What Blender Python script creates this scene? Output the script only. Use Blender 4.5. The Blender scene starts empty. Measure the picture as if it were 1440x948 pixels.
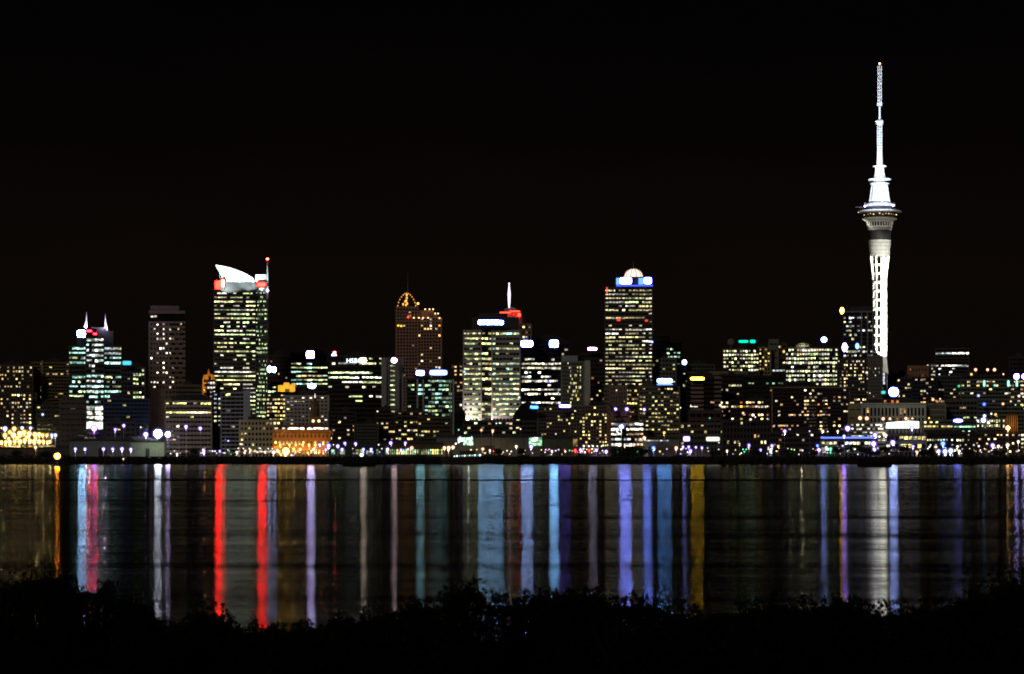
import bpy, bmesh, math, random
from mathutils import Vector, Matrix
R = math.radians
random.seed(7)
SC = bpy.context.scene
COL = SC.collection

# ------------------------------------------------------------------ camera
F = 3870.0          # focal length in photo pixels (1440 wide)
CZ = 12.0           # camera height above the water
HY = 628.0          # horizon row in the photo
cd = bpy.data.cameras.new('camera'); cam = bpy.data.objects.new('camera', cd); COL.objects.link(cam)
cam.location = (0, 0, CZ); cam.rotation_euler = (R(90), 0, 0)
cd.sensor_width = 36; cd.lens = 36*F/1440; cd.shift_y = (HY-474)/1440
cd.clip_start = 0.5; cd.clip_end = 20000
SC.camera = cam

# ------------------------------------------------------------------ world: night sky with a faint brown city glow low down
wd = bpy.data.worlds.new('World'); SC.world = wd; wd.use_nodes = True
nt = wd.node_tree; nt.nodes.clear()
tc = nt.nodes.new('ShaderNodeTexCoord'); sx = nt.nodes.new('ShaderNodeSeparateXYZ'); rp = nt.nodes.new('ShaderNodeValToRGB')
bg = nt.nodes.new('ShaderNodeBackground'); wo = nt.nodes.new('ShaderNodeOutputWorld')
nz = nt.nodes.new('ShaderNodeTexNoise'); nz.inputs['Scale'].default_value = 9; nz.inputs['Detail'].default_value = 3
mp = nt.nodes.new('ShaderNodeMapping'); mp.inputs['Scale'].default_value = (1, 1, 4)
ma = nt.nodes.new('ShaderNodeMath'); ma.operation = 'MULTIPLY_ADD'; ma.inputs[1].default_value = 0.05
L = nt.links.new
L(tc.outputs['Generated'], mp.inputs['Vector']); L(mp.outputs[0], nz.inputs['Vector'])
L(tc.outputs['Generated'], sx.inputs[0]); L(nz.outputs[0], ma.inputs[0]); L(sx.outputs['Z'], ma.inputs[2]); L(ma.outputs[0], rp.inputs[0])
L(rp.outputs[0], bg.inputs[0]); L(bg.outputs[0], wo.inputs[0])
el = rp.color_ramp.elements
el[0].position = 0.02; el[0].color = (0.0028, 0.0019, 0.0016, 1)
el[1].position = 0.20; el[1].color = (0.0007, 0.0006, 0.0007, 1)
e = el.new(0.09); e.color = (0.0036, 0.0021, 0.0014, 1)
e = el.new(0.14); e.color = (0.0017, 0.0011, 0.0009, 1)
bg.inputs[1].default_value = 1.0

# added dim fill from behind the camera, standing in for ambient city glow
sl = bpy.data.lights.new('ambient_fill', 'SUN'); so = bpy.data.objects.new('ambient_fill', sl); COL.objects.link(so)
sl.energy = 0.27; sl.angle = R(6); sl.color = (1.0, 0.86, 0.74); so.rotation_euler = (R(62), 0, R(-28))
SC.view_settings.view_transform = 'Standard'; SC.view_settings.look = 'None'
SC.view_settings.exposure = 0; SC.view_settings.gamma = 1; SC.view_settings.use_curve_mapping = False
cy = SC.cycles
try:
    cy.use_denoising = True; cy.denoiser = 'OPENIMAGEDENOISE'; cy.denoising_input_passes = 'RGB_ALBEDO_NORMAL'
    cy.pixel_filter_type = 'BLACKMAN_HARRIS'; cy.filter_width = 1.8
    cy.max_bounces = 4; cy.diffuse_bounces = 1; cy.glossy_bounces = 2; cy.use_light_tree = True
    cy.sample_clamp_indirect = 0; cy.sample_clamp_direct = 0; cy.caustics_reflective = True; cy.blur_glossy = 0
    cy.caustics_refractive = False
except Exception as ex: print(ex)

# ------------------------------------------------------------------ materials
MATS = {}
def pmat(name, col, rough=0.8, var=0.15, scale=0.3, metal=0.0, spec=0.5):
    k = (name, col, rough, metal)
    if k in MATS: return MATS[k]
    m = bpy.data.materials.new(name); m.use_nodes = True; n = m.node_tree; b = n.nodes['Principled BSDF']
    b.inputs['Roughness'].default_value = rough; b.inputs['Metallic'].default_value = metal
    b.inputs['Specular IOR Level'].default_value = .03 if name in ('leaf_dark', 'dark_soil', 'twig_dark') else spec
    g = n.nodes.new('ShaderNodeNewGeometry'); t = n.nodes.new('ShaderNodeTexNoise'); t.inputs['Scale'].default_value = scale; t.inputs['Detail'].default_value = 4
    r = n.nodes.new('ShaderNodeValToRGB'); r.color_ramp.elements[0].position = .3; r.color_ramp.elements[1].position = .7
    r.color_ramp.elements[0].color = tuple(c*(1-var) for c in col)+(1,); r.color_ramp.elements[1].color = tuple(min(1, c*(1+var)) for c in col)+(1,)
    n.links.new(g.outputs['Position'], t.inputs['Vector']); n.links.new(t.outputs[0], r.inputs[0]); n.links.new(r.outputs[0], b.inputs['Base Color'])
    MATS[k] = m; return m

def emat(name, col, strength, sample=True):
    """something that gives off light: a sign face, a lamp"""
    k = ('e', name, col, strength)
    if k in MATS: return MATS[k]
    m = bpy.data.materials.new(name); m.use_nodes = True; n = m.node_tree; n.nodes.clear()
    e = n.nodes.new('ShaderNodeEmission'); o = n.nodes.new('ShaderNodeOutputMaterial')
    e.inputs[0].default_value = col+(1,); e.inputs[1].default_value = strength
    n.links.new(e.outputs[0], o.inputs[0])
    try: m.cycles.emission_sampling = 'FRONT' if sample else 'NONE'
    except Exception: pass
    MATS[k] = m; return m

WCOL = {'gw': (.82, 1.0, .44), 'yw': (1.0, .90, .42), 'te': (.50, 1.0, .82), 'wm': (1.0, .66, .27), 'or': (1.0, .42, .12),
        'wh': (1.0, .95, .80), 'ye': (1.0, .80, .26), 'bl': (.35, .6, 1.0), 'pk': (1.0, .80, .62), 'gr': (.45, .9, .55), 'cw': (.85, .95, 1.0)}
def wmat(c, strength):
    """lit room behind glass: brightness differs per window and per pane"""
    k = ('w', c, strength)
    if k in MATS: return MATS[k]
    m = bpy.data.materials.new('lit_window_'+c); m.use_nodes = True; n = m.node_tree; n.nodes.clear(); N = n.nodes.new; K = n.links.new
    e = N('ShaderNodeEmission'); o = N('ShaderNodeOutputMaterial'); K(e.outputs[0], o.inputs[0])
    oi = N('ShaderNodeObjectInfo'); g = N('ShaderNodeNewGeometry'); s = N('ShaderNodeVectorMath'); s.operation = 'MULTIPLY'
    s.inputs[1].default_value = (1/1.7, 0, 1/1.3); fl = N('ShaderNodeVectorMath'); fl.operation = 'FLOOR'
    wn = N('ShaderNodeTexWhiteNoise'); wn.noise_dimensions = '3D'
    K(g.outputs['Position'], s.inputs[0]); K(s.outputs[0], fl.inputs[0]); K(fl.outputs[0], wn.inputs['Vector'])
    tn = N('ShaderNodeTexNoise'); tn.inputs['Scale'].default_value = .9; tn.inputs['Detail'].default_value = 2
    K(g.outputs['Position'], tn.inputs['Vector'])
    def M(op, a, b=None, c2=None):
        x = N('ShaderNodeMath'); x.operation = op
        for i, v in enumerate((a, b, c2)):
            if v is None: continue
            if isinstance(v, (int, float)): x.inputs[i].default_value = v
            else: K(v, x.inputs[i])
        return x.outputs[0]
    r = M('POWER', oi.outputs['Random'], 1.5); r = M('MULTIPLY_ADD', r, 1.35, .22)
    q = M('POWER', wn.outputs['Value'], 1.6); q = M('MULTIPLY_ADD', q, 2.1, .22)
    t = M('MULTIPLY_ADD', tn.outputs[0], 2.4, -.25)
    K(M('MULTIPLY', M('MULTIPLY', r, q), M('MULTIPLY', t, strength)), e.inputs[1])
    # slight colour drift between rooms
    base = Vector(WCOL[c]); hs = N('ShaderNodeHueSaturation'); hs.inputs['Color'].default_value = tuple(base)+(1,)
    K(M('MULTIPLY_ADD', oi.outputs['Random'], .05, .475), hs.inputs['Hue']); K(M('MULTIPLY_ADD', wn.outputs['Value'], .5, .65), hs.inputs['Saturation'])
    K(hs.outputs[0], e.inputs[0])
    try: m.cycles.emission_sampling = 'NONE'
    except Exception: pass
    MATS[k] = m; return m

GLASS = lambda c=(.012, .014, .018): pmat('dark_glass', c, .12, .3, .2)
STEEL = pmat('dark_steel', (.05, .05, .055), .5)
POLE = pmat('galvanised_pole', (.22, .22, .22), .5)

# ------------------------------------------------------------------ mesh helpers
class MB:
    def __init__(s): s.v = []; s.f = []
    def box(s, x0, x1, y0, y1, z0, z1):
        b = len(s.v)
        s.v += [(x, y, z) for z in (z0, z1) for y in (y0, y1) for x in (x0, x1)]
        s.f += [tuple(b+i for i in q) for q in ((0, 2, 3, 1), (4, 5, 7, 6), (0, 1, 5, 4), (2, 6, 7, 3), (0, 4, 6, 2), (1, 3, 7, 5))]
        return s
    def prism(s, pts, y0, y1):
        """outline in x,z extruded along y"""
        b = len(s.v); n = len(pts)
        s.v += [(x, y0, z) for x, z in pts]+[(x, y1, z) for x, z in pts]
        s.f.append(tuple(b+i for i in range(n))); s.f.append(tuple(b+n+i for i in reversed(range(n))))
        for i in range(n):
            j = (i+1) % n; s.f.append((b+i, b+n+i, b+n+j, b+j))
        return s
    def lathe(s, prof, cx=0, cy=0, n=24, a0=0):
        b = len(s.v)
        for r, z in prof:
            for i in range(n):
                a = a0+2*math.pi*i/n; s.v.append((cx+r*math.cos(a), cy+r*math.sin(a), z))
        for k in range(len(prof)-1):
            for i in range(n):
                j = (i+1) % n; s.f.append((b+k*n+i, b+k*n+j, b+(k+1)*n+j, b+(k+1)*n+i))
        s.f.append(tuple(b+i for i in reversed(range(n)))); s.f.append(tuple(b+(len(prof)-1)*n+i for i in range(n)))
        return s
    def tube(s, p, q, r0, r1=None, n=6):
        r1 = r0 if r1 is None else r1
        p = Vector(p); q = Vector(q); d = (q-p)
        if d.length < 1e-6: return s
        d.normalize(); u = d.orthogonal().normalized(); w = d.cross(u); b = len(s.v)
        for c, r in ((p, r0), (q, r1)):
            for i in range(n):
                a = 2*math.pi*i/n; s.v.append(tuple(c+(u*math.cos(a)+w*math.sin(a))*r))
        for i in range(n):
            j = (i+1) % n; s.f.append((b+i, b+j, b+n+j, b+n+i))
        s.f.append(tuple(b+i for i in reversed(range(n)))); s.f.append(tuple(b+n+i for i in range(n)))
        return s
    def ball(s, c, r, n=10, m=7, sx=1, sy=1, sz=1):
        prof = []
        b = len(s.v)
        for k in range(m+1):
            t = math.pi*k/m-math.pi/2
            for i in range(n):
                a = 2*math.pi*i/n
                s.v.append((c[0]+r*sx*math.cos(t)*math.cos(a), c[1]+r*sy*math.cos(t)*math.sin(a), c[2]+r*sz*math.sin(t)))
        for k in range(m):
            for i in range(n):
                j = (i+1) % n; s.f.append((b+k*n+i, b+k*n+j, b+(k+1)*n+j, b+(k+1)*n+i))
        return s
    def mesh(s, name, mat):
        me = bpy.data.meshes.new(name); me.from_pydata(s.v, [], s.f); me.materials.append(mat); me.validate(); return me
    def build(s, name, mat, parent=None, smooth=False):
        me = s.mesh(name, mat)
        if smooth:
            for p in me.polygons: p.use_smooth = True
        o = bpy.data.objects.new(name, me); COL.objects.link(o); o.parent = parent; return o

def tag(o, label=None, cat=None, group=None, kind=None):
    for k, v in (('label', label), ('category', cat), ('group', group), ('kind', kind)):
        if v: o[k] = v
    return o
def wx(px, Y): return (px-720)*Y/F
def wz(py, Y): return CZ+(HY-py)*Y/F
def terr(Y):
    if Y < 2030: return 4.8
    return min(30, 4.8+(Y-2030)*.055)
def empty(name, px, Y, z, face=True):
    o = bpy.data.objects.new(name, None); COL.objects.link(o); X = wx(px, Y)
    o.location = (X, Y, z); o.rotation_euler = (0, 0, -math.atan2(X, Y) if face else 0); return o

UNIT = {}
def unit_quad(mat):
    if mat.name not in UNIT:
        me = bpy.data.meshes.new('window_pane'); me.from_pydata([(-.5, 0, -.5), (.5, 0, -.5), (.5, 0, .5), (-.5, 0, .5)], [], [(0, 1, 2, 3)])
        me.materials.append(mat); UNIT[mat.name] = me
    return UNIT[mat.name]
NWIN = [0]
def window(parent, x, y, z, w, h, mat, name='window'):
    o = bpy.data.objects.new(name, unit_quad(mat)); COL.objects.link(o); o.parent = parent
    o.location = (x, y, z); o.scale = (w, 1, h); NWIN[0] += 1; return o

# ------------------------------------------------------------------ buildings
BD = [(98, 170, 486, 2106), (211, 262, 430, 2158), (301, 376, 397, 2150), (557, 621, 431, 2280), (652, 731, 464, 2100), (700, 747, 455, 2190), (851, 918, 404, 2200), (384, 464, 600, 1955)]
BL = []      # (x0, x1, phrase) used to say what a lamp stands below
def facade(root, x0, x1, z0, z1, nf, nb, rowtop, lit, pal, st, oh=.8, ov=.5, wall=None, glass=None, D=20, y0=0, ex=.35,
           band=True, pier=True, cap=96, zvis=-1e9, ribbon=False, gapv=0.0, prefix=''):
    """one volume: dark glazed core, storey bands and piers standing proud of it, and its lit windows"""
    core = MB().box(x0, x1, y0, y0+D, z0, z1-.6); core.build('wall', glass or GLASS(), root)
    fh = (rowtop-z0)/nf if nf else 4; bw = (x1-x0)/nb
    m = MB()
    for f in range(nf+1):
        z = rowtop-f*fh
        if z < z0+.2: break
        t = fh*(1-ov)/2
        if band: m.box(x0-ex, x1+ex, y0-ex, y0+D+ex, max(z0, z-t), min(z+t, z1) if f else z1)
    if not band: m.box(x0-ex, x1+ex, y0-ex, y0+D+ex, z1-1.2, z1)
    if pier:
        pw = bw*(1-oh)
        for b in range(nb+1):
            x = x0+b*bw
            m.box(x-pw/2-(ex+.1 if b == 0 else 0), x+pw/2+(ex+.1 if b == nb else 0), y0-ex-.12, y0+.3, z0, z1-.05)
        ns = max(1, int(D/max(bw, 3)))
        for k in range(ns+1):
            yy = y0+D*k/ns
            for xs in (x0, x1):
                m.box(xs-ex-.1, xs+ex+.1, yy-pw/2+.05, yy+pw/2+.05, z0, z1-.07)
    m.build('facade_frame', wall, root)
    # lit windows
    wins = []
    for f in range(nf):
        z = rowtop-(f+.5)*fh
        if z < zvis: break
        row = []
        for b in range(nb):
            p = lit(f, b) if callable(lit) else lit
            row.append(random.random() < p)
        b = 0
        while b < nb:
            if not row[b]: b += 1; continue
            e = b+1
            if ribbon:
                while e < nb and row[e] and e-b < 6: e += 1
            wins.append((x0+b*bw+bw*(1-oh)/2, x0+e*bw-bw*(1-oh)/2, z)); b = e
    random.shuffle(wins)
    extra = MB()
    for i, (a, b, z) in enumerate(wins):
        h = fh*ov*random.uniform(.55, .95); c = random.choice(pal)
        zz = z+(fh*ov-h)/2
        if i < cap: window(root, (a+b)/2, y0-.05, zz, (b-a), h, wmat(c, st))
        else: extra.v += [(a, y0-.05, zz-h/2), (b, y0-.05, zz-h/2), (b, y0-.05, zz+h/2), (a, y0-.05, zz+h/2)]; k = len(extra.v)-4; extra.f.append((k, k+1, k+2, k+3))
    if extra.v: extra.build('lit_windows', wmat(pal[0], st), root)['kind'] = 'stuff'
    # side windows too, seen from a step to the side
    return root

def bld(label, x0, x1, yt, yb, Y, wall=(.1, .09, .08), fp=6.0, bays=None, lit=.3, pal=('yw',), st=1.2, name='office_building', cat='building',
        oh=.8, ov=.5, glass=None, D=None, phrase=None, roof=True, group=None, **kw):
    s = Y/F; w = (x1-x0)*s; g = terr(Y); root = empty(name, (x0+x1)/2, Y, g-1)
    tag(root, label, cat, group)
    z1 = wz(yt, Y)-g+1; D = D or max(10, min(w*.8, 24)); fh = fp*s
    nf = max(1, int((z1-1.0)/fh)); nb = bays or max(2, int(w/4.2))
    wm = wall if not isinstance(wall, tuple) else pmat('facade', wall, .75)
    facade(root, -w/2, w/2, 0, z1, nf, nb, z1-.25*fh, lit, pal, st, oh, ov, wm, GLASS(glass) if glass else None, D,
           zvis=wz(yb, Y)-g+1, **kw)
    if roof:
        rw = w*random.uniform(.25, .5); rx = random.uniform(-.2, .2)*w; rh = random.uniform(1.5, 3)
        MB().box(rx-rw/2, rx+rw/2, D*.3, D*.7, z1-.1, z1+rh).box(rx-rw*.15, rx+rw*.1, D*.35, D*.5, z1+rh-.05, z1+rh+1.2).build('plant_room', pmat('roof_plant', (.04, .04, .04), .8), root)
    if phrase: BL.append((x0, x1, phrase))
    BD.append((x0, x1, yt, Y)); root['_s'] = s; root['_z'] = g-1; root['_w'] = w
    return root
def loc(root, px, py, Y):
    """photo position on the plane of a building's front, in that building's own frame"""
    p = Vector((wx(px, Y), Y, wz(py, Y)))-root.location
    a = -root.rotation_euler.z
    return (p.x*math.cos(a)-p.y*math.sin(a), p.x*math.sin(a)+p.y*math.cos(a), p.z)

SGN = 4.3
def sign(parent_root, px0, px1, py0, py1, Y, col, st, halo, hst, label, name='illuminated_sign', halo_rim=1.0, round_=False, yoff=-4.0, cells=None):
    """a lit sign box: steel back, glowing edge imitating its lens halo and bright face. A thing of its own fixed on a roof or wall."""
    st = st*SGN if st >= 6 else st; s = Y/F; g = wz((py0+py1)/2, Y); o = empty(name, (px0+px1)/2, Y+yoff, g); tag(o, label, 'sign')
    w = (px1-px0)*s/2; h = (py1-py0)*s/2
    def ring(w, h, n=20, p=2.0):
        if not round_: p = 5.0
        return [(w*math.copysign(abs(math.cos(t))**(2/p), math.cos(t)), h*math.copysign(abs(math.sin(t))**(2/p), math.sin(t))) for t in [2*math.pi*i/n for i in range(n)]]
    MB().prism(ring(w+halo_rim*.6, h+halo_rim*.6), .25, .8).build('backing', STEEL, o)
    MB().prism(ring(w+halo_rim*.55, h+halo_rim*.55), .05, .25).build('halo_rim', emat('sign_halo', halo, min(hst, 6)*.32), o)  # glowing edge imitates the lens halo round an overexposed sign
    if cells:
        x = -w
        for k, (cw, hh, zz) in enumerate(cells):
            ww = 2*w*cw
            if hh: MB().prism([(x+ww/2+a*ww/2/w*.9, zz*h+b*hh) for a, b in ring(w, h)], -.15, .05).build('letter', emat('sign_face', col, st), o)
            x += ww
    else:
        MB().prism(ring(w, h), -.15, .05).build('face', emat('sign_face', col, st), o)
    # two legs down to the roof
    MB().box(-w*.6, -w*.6+.3, .3, .6, -h-3, -h).box(w*.6-.3, w*.6, .3, .6, -h-3, -h).build('bracket', STEEL, o)
    return o

def spot(px, py, Y, tx, ty, TY, P, col, ang, r=1.0, blend=.3, name='floodlight_beam'):
    l = bpy.data.lights.new(name, 'SPOT'); o = bpy.data.objects.new(name, l); COL.objects.link(o)
    o.location = (wx(px, Y), Y, wz(py, Y)); t = Vector((wx(tx, TY), TY, wz(ty, TY)))
    o.rotation_euler = (t-o.location).to_track_quat('-Z', 'Y').to_euler()
    l.energy = P; l.color = col; l.spot_size = R(ang); l.spot_blend = blend; l.shadow_soft_size = r; return o
def point(px, py, Y, P, col, r=.5):
    l = bpy.data.lights.new('floodlight_glow', 'POINT'); o = bpy.data.objects.new('floodlight_glow', l); COL.objects.link(o)
    o.location = (wx(px, Y), Y, wz(py, Y)); l.energy = P; l.color = col; l.shadow_soft_size = r; return o

ORD_ = ['first', 'second', 'third', 'fourth', 'fifth', 'sixth', 'seventh', 'eighth', 'ninth']
BLUE = (.07, .12, 1.0); PUR = (.26, .10, 1.0); RED = (1.0, .05, .03); WHB = (.55, .75, 1.0)

# ================================================================== THE SETTING
def water():
    m = bpy.data.materials.new('harbour_water'); m.use_nodes = True; n = m.node_tree; b = n.nodes['Principled BSDF']; N = n.nodes.new; K = n.links.new
    b.inputs['Base Color'].default_value = (.002, .003, .004, 1); b.inputs['IOR'].default_value = 1.33; b.inputs['Specular IOR Level'].default_value = .5
    b.inputs['Anisotropic'].default_value = .98; b.inputs['Roughness'].default_value = .10
    tv = N('ShaderNodeCombineXYZ'); tv.inputs[1].default_value = 1; K(tv.outputs[0], b.inputs['Tangent'])
    g = N('ShaderNodeNewGeometry')
    def M(op, a, b2=None, c2=None):
        x = N('ShaderNodeMath'); x.operation = op
        for i, v in enumerate((a, b2, c2)):
            if v is None: continue
            if isinstance(v, (int, float)): x.inputs[i].default_value = v
            else: K(v, x.inputs[i])
        return x.outputs[0]
    def noise(sc, det=2, rough=.5, off=0):
        mp = N('ShaderNodeMapping'); mp.inputs['Scale'].default_value = (sc[0], sc[1], 1); mp.inputs['Location'].default_value = (off, off*.7, 0); K(g.outputs['Position'], mp.inputs['Vector'])
        t = N('ShaderNodeTexNoise'); t.inputs['Scale'].default_value = 1; t.inputs['Detail'].default_value = det; t.inputs['Roughness'].default_value = rough; K(mp.outputs[0], t.inputs['Vector']); return t.outputs[0]
    def rng(v, a, b2, c2, d):
        mr = N('ShaderNodeMapRange'); K(v, mr.inputs['Value'])
        for k, x in zip(('From Min', 'From Max', 'To Min', 'To Max'), (a, b2, c2, d)): mr.inputs[k].default_value = x
        return mr.outputs[0]
    # wavelet faces: steepness across the swell varies from facet to facet, sideways tilt is slight
    sc = N('ShaderNodeVectorMath'); sc.operation = 'SCALE'; sc.inputs['Scale'].default_value = 23; K(g.outputs['Position'], sc.inputs[0])
    fl = N('ShaderNodeVectorMath'); fl.operation = 'FLOOR'; K(sc.outputs[0], fl.inputs[0])
    wn = N('ShaderNodeTexWhiteNoise'); wn.noise_dimensions = '3D'; K(fl.outputs[0], wn.inputs['Vector'])
    wn2 = N('ShaderNodeTexWhiteNoise'); wn2.noise_dimensions = '4D'; wn2.inputs['W'].default_value = 5; K(fl.outputs[0], wn2.inputs['Vector'])
    rip = rng(noise((.35, 1.3), 4, .6), .3, .7, -.5, .5)
    # breeze lanes lying across the harbour: there the wavelets stand steeper and mirror the dark upper sky
    lanes = M('ADD', M('MULTIPLY', rng(noise((.004, .11), 8, .76), .56, .36, .0, 1.0), .85), M('MULTIPLY', rng(noise((.0014, .021), 8, .80, 5), .55, .37, .0, 1.0), .75))
    fine = rng(noise((.018, .42), 7, .80, 17), .58, .36, .0, 1.0)
    slope = M('MULTIPLY_ADD', M('POWER', wn.outputs['Value'], .62), WSL, -.050)
    slope = M('MULTIPLY_ADD', rip, .012, slope)
    slope = M('MULTIPLY_ADD', lanes, .010, slope)
    slope = M('MULTIPLY_ADD', fine, .006, slope)
    dark = M('ADD', M('MULTIPLY_ADD', lanes, .52, .02), M('MULTIPLY', fine, .50))
    slope = M('MULTIPLY_ADD', M('LESS_THAN', wn2.outputs['Value'], dark), .16, slope)
    # one long calm wake line right across
    sy = N('ShaderNodeSeparateXYZ'); K(g.outputs['Position'], sy.inputs[0]); wob = M('MULTIPLY_ADD', noise((.006, .0), 2, .5, 3), 26, -13)
    slope = M('MULTIPLY_ADD', M('COMPARE', M('ADD', sy.outputs['Y'], wob), 985, 24), .085, slope)
    sc3 = N('ShaderNodeSeparateColor'); K(wn.outputs['Color'], sc3.inputs[0])
    sidew = M('MULTIPLY_ADD', rng(noise((.5, 1.1), 3, .6, 31), .3, .7, -.5, .5), .011, M('MULTIPLY_ADD', M('ADD', sc3.outputs[0], sc3.outputs[2]), .006, -.006))
    cx = N('ShaderNodeCombineXYZ'); K(sidew, cx.inputs[0]); K(M('MULTIPLY', slope, -1), cx.inputs[1]); cx.inputs[2].default_value = 1
    nn = N('ShaderNodeVectorMath'); nn.operation = 'NORMALIZE'; K(cx.outputs[0], nn.inputs[0]); K(nn.outputs[0], b.inputs['Normal'])
    w = MB(); w.v = [(-9000, -300, 0), (9000, -300, 0), (9000, 15000, 0), (-9000, 15000, 0)]; w.f = [(0, 1, 2, 3)]
    w.build('water', m)['kind'] = 'structure'
WSL = .106
water()
# land on the far side: quay apron, rising gently to the ridge, then running to the horizon
gm = pmat('city_ground', (.05, .05, .048), .9, .3, .02)
g = MB(); ys = [1885, 2030, 2250, 2490, 3200, 6000, 14000]; zs = [4.8, 4.8, terr(2250), 30, 34, 60, 20]
xs = [-8000, -1500, -600, 0, 600, 1500, 8000]
for y, z in zip(ys, zs):
    for x in xs: g.v.append((x, y, z))
for j in range(len(ys)-1):
    for i in range(len(xs)-1):
        a = j*len(xs)+i; g.f.append((a, a+1, a+1+len(xs), a+len(xs)))
g.build('ground', gm)['kind'] = 'structure'
# quay edge
q = MB(); q.box(-8000, 8000, 1868, 1886, -3, 4.9); q.box(-8000, 8000, 1867.4, 1868.2, 3.9, 5.3)
q.build('quay', pmat('quay_concrete', (.022, .021, .02), .95, .3, .1))['kind'] = 'structure'
# rubble breakwater in front of the quay: rough dark outline
bm = MB(); rr = random.Random(3)
x = -420
pts = []
while x < 420:
    pts.append((x, 4.0+1.6*rr.random()**2+(.9 if rr.random() < .15 else 0))); x += rr.uniform(.8, 2.6)
top = [(a, b) for a, b in pts]
bm.prism([(-420, -2)]+[(a, -1.5) for a in ()]+[(420, -2)]+list(reversed(top)), 1857, 1864)
for i in range(700):
    a = rr.uniform(-420, 420); bm.ball((a, rr.uniform(1853.5, 1857.5), rr.uniform(0, 3.8)), rr.uniform(.6, 1.5), 6, 4)
tag(bm.build('breakwater', pmat('dark_rock', (.015, .015, .014), .95)), 'long dark rubble breakwater lying along the waterline before the city', 'breakwater')
# near bank under the camera
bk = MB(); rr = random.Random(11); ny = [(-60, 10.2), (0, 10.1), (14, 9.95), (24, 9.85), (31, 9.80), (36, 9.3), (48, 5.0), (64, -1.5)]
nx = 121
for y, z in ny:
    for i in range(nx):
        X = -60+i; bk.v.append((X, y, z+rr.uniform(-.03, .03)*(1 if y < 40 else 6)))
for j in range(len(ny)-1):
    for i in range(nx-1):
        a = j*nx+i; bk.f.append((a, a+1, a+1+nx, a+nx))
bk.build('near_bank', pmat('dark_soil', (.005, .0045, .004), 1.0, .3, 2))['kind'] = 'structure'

# ================================================================== TOWERS AND BUILDINGS (from the left)
rnd = random.random
def rows(**r):
    d = {int(k[1:]): v for k, v in r.items()}
    base = d.pop(-1, 0) if -1 in d else None
    return d
def pat(base, over=None, cols=None, seed=0):
    """lit chance per storey and bay: dark storeys, bright storeys and clusters of rooms"""
    rg = random.Random(seed); fl = {}
    def f(i, b):
        if over and i in over: p = over[i]
        else:
            if i not in fl: fl[i] = base*rg.uniform(.35, 1.6)
            p = fl[i]
        if cols and b in cols: p *= cols[b]
        return p
    return f

# --- far left
bld('dark brick apartment block at the left edge with scattered warm windows', -14, 45, 513, 560, 2180, (.10, .075, .045), 5.2, 15, .34, ('wm', 'wm', 'yw'), 1.1, 'apartment_building', oh=.55, ov=.5, phrase='the left-edge apartments')
r = bld('broad balcony-banded apartment block left of the teal-lit tower', 45, 97, 509, 572, 2200, (.20, .16, .075), 4.6, 13, .10, ('ye', 'wm'), .8, 'apartment_building', oh=.9, ov=.55)
MB().box(-7.5, -5.6, -1.0, 0.2, 0, r['_z']*0+wz(507, 2200)-r['_z']).build('lift_shaft', pmat('facade', (.32, .26, .12), .75), r)
bld('lower apartment block at the left edge with one bright row of warm windows', -12, 50, 552, 604, 2120, (.07, .055, .04), 5.6, 15,
    pat(.28, {0: .0, 1: .25}, seed=4), ('wm', 'pk', 'wm'), 1.5, 'apartment_building', oh=.55, ov=.5)
bld('short dark block with warm windows beside the left-edge apartments', 16, 44, 552, 600, 2100, (.06, .05, .04), 5.4, 7, pat(.45, {0: .95}, seed=1), ('pk', 'wm'), 1.7, 'apartment_building', oh=.6, ov=.5)
bld('small teal-roofed dark block between the palm-lit corner and the teal tower', 52, 86, 569, 604, 2090, (.05, .06, .05), 6, 7, .12, ('wm',), .9)
bld('plain grey block at the foot of the teal-lit tower', 85, 120, 562, 604, 2070, (.06, .05, .05), 7, 5, .05, ('wm',), .7, ov=.25)

Yc = 1975; sc_ = Yc/F
cont = {}
CLS = [((.62, .55, .40), 'cream'), ((.50, .34, .10), 'ochre'), ((.55, .52, .48), 'pale grey'), ((.40, .16, .08), 'rust red'), ((.2, .26, .3), 'slate blue')]
rg = random.Random(8); cnt = 0
for row, (y_, Yc) in enumerate(((613, 1972), (619, 1958))):  # containers added to catch the yard lamps and brighten the yard
    for k in range(9):
        for lev in range(rg.randint(1, 3)):
            col, cn = CLS[rg.randrange(5)]; px = 3+k*8.2+row*3
            if cn not in cont:
                a_ = MB().box(-3, 3, 0, 2.4, 0, 2.6).mesh('shipping_container', pmat('container_paint', col, .6)); b_ = MB()
                for q_ in range(14): b_.box(-2.9+q_*.43, -2.75+q_*.43, -.08, 0, .15, 2.45)
                cont[cn] = (a_, b_.mesh('corrugation', pmat('container_paint', tuple(c*.8 for c in col), .6)))
            o = bpy.data.objects.new('shipping_container', cont[cn][0]); COL.objects.link(o); o.location = (wx(px, Yc), Yc, 4.8+lev*2.65)
            c2 = bpy.data.objects.new('added_corrugated_side', cont[cn][1]); COL.objects.link(c2); c2.parent = o
            tag(o, f"{cn} shipping container added for brightness, {('bottom', 'second', 'third')[lev]} up in the {('back', 'front')[row]} yard row, stack {ORD_[k]} from left", 'container', 'containers added to brighten the cargo yard')
for k in range(8): point(4+k*9.5, 606, 1952, 3500, (1, .78, .34), .5)
for k in range(4): point(10+k*20, 619, 1940, 1200, (1, .82, .40), .5)
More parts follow.
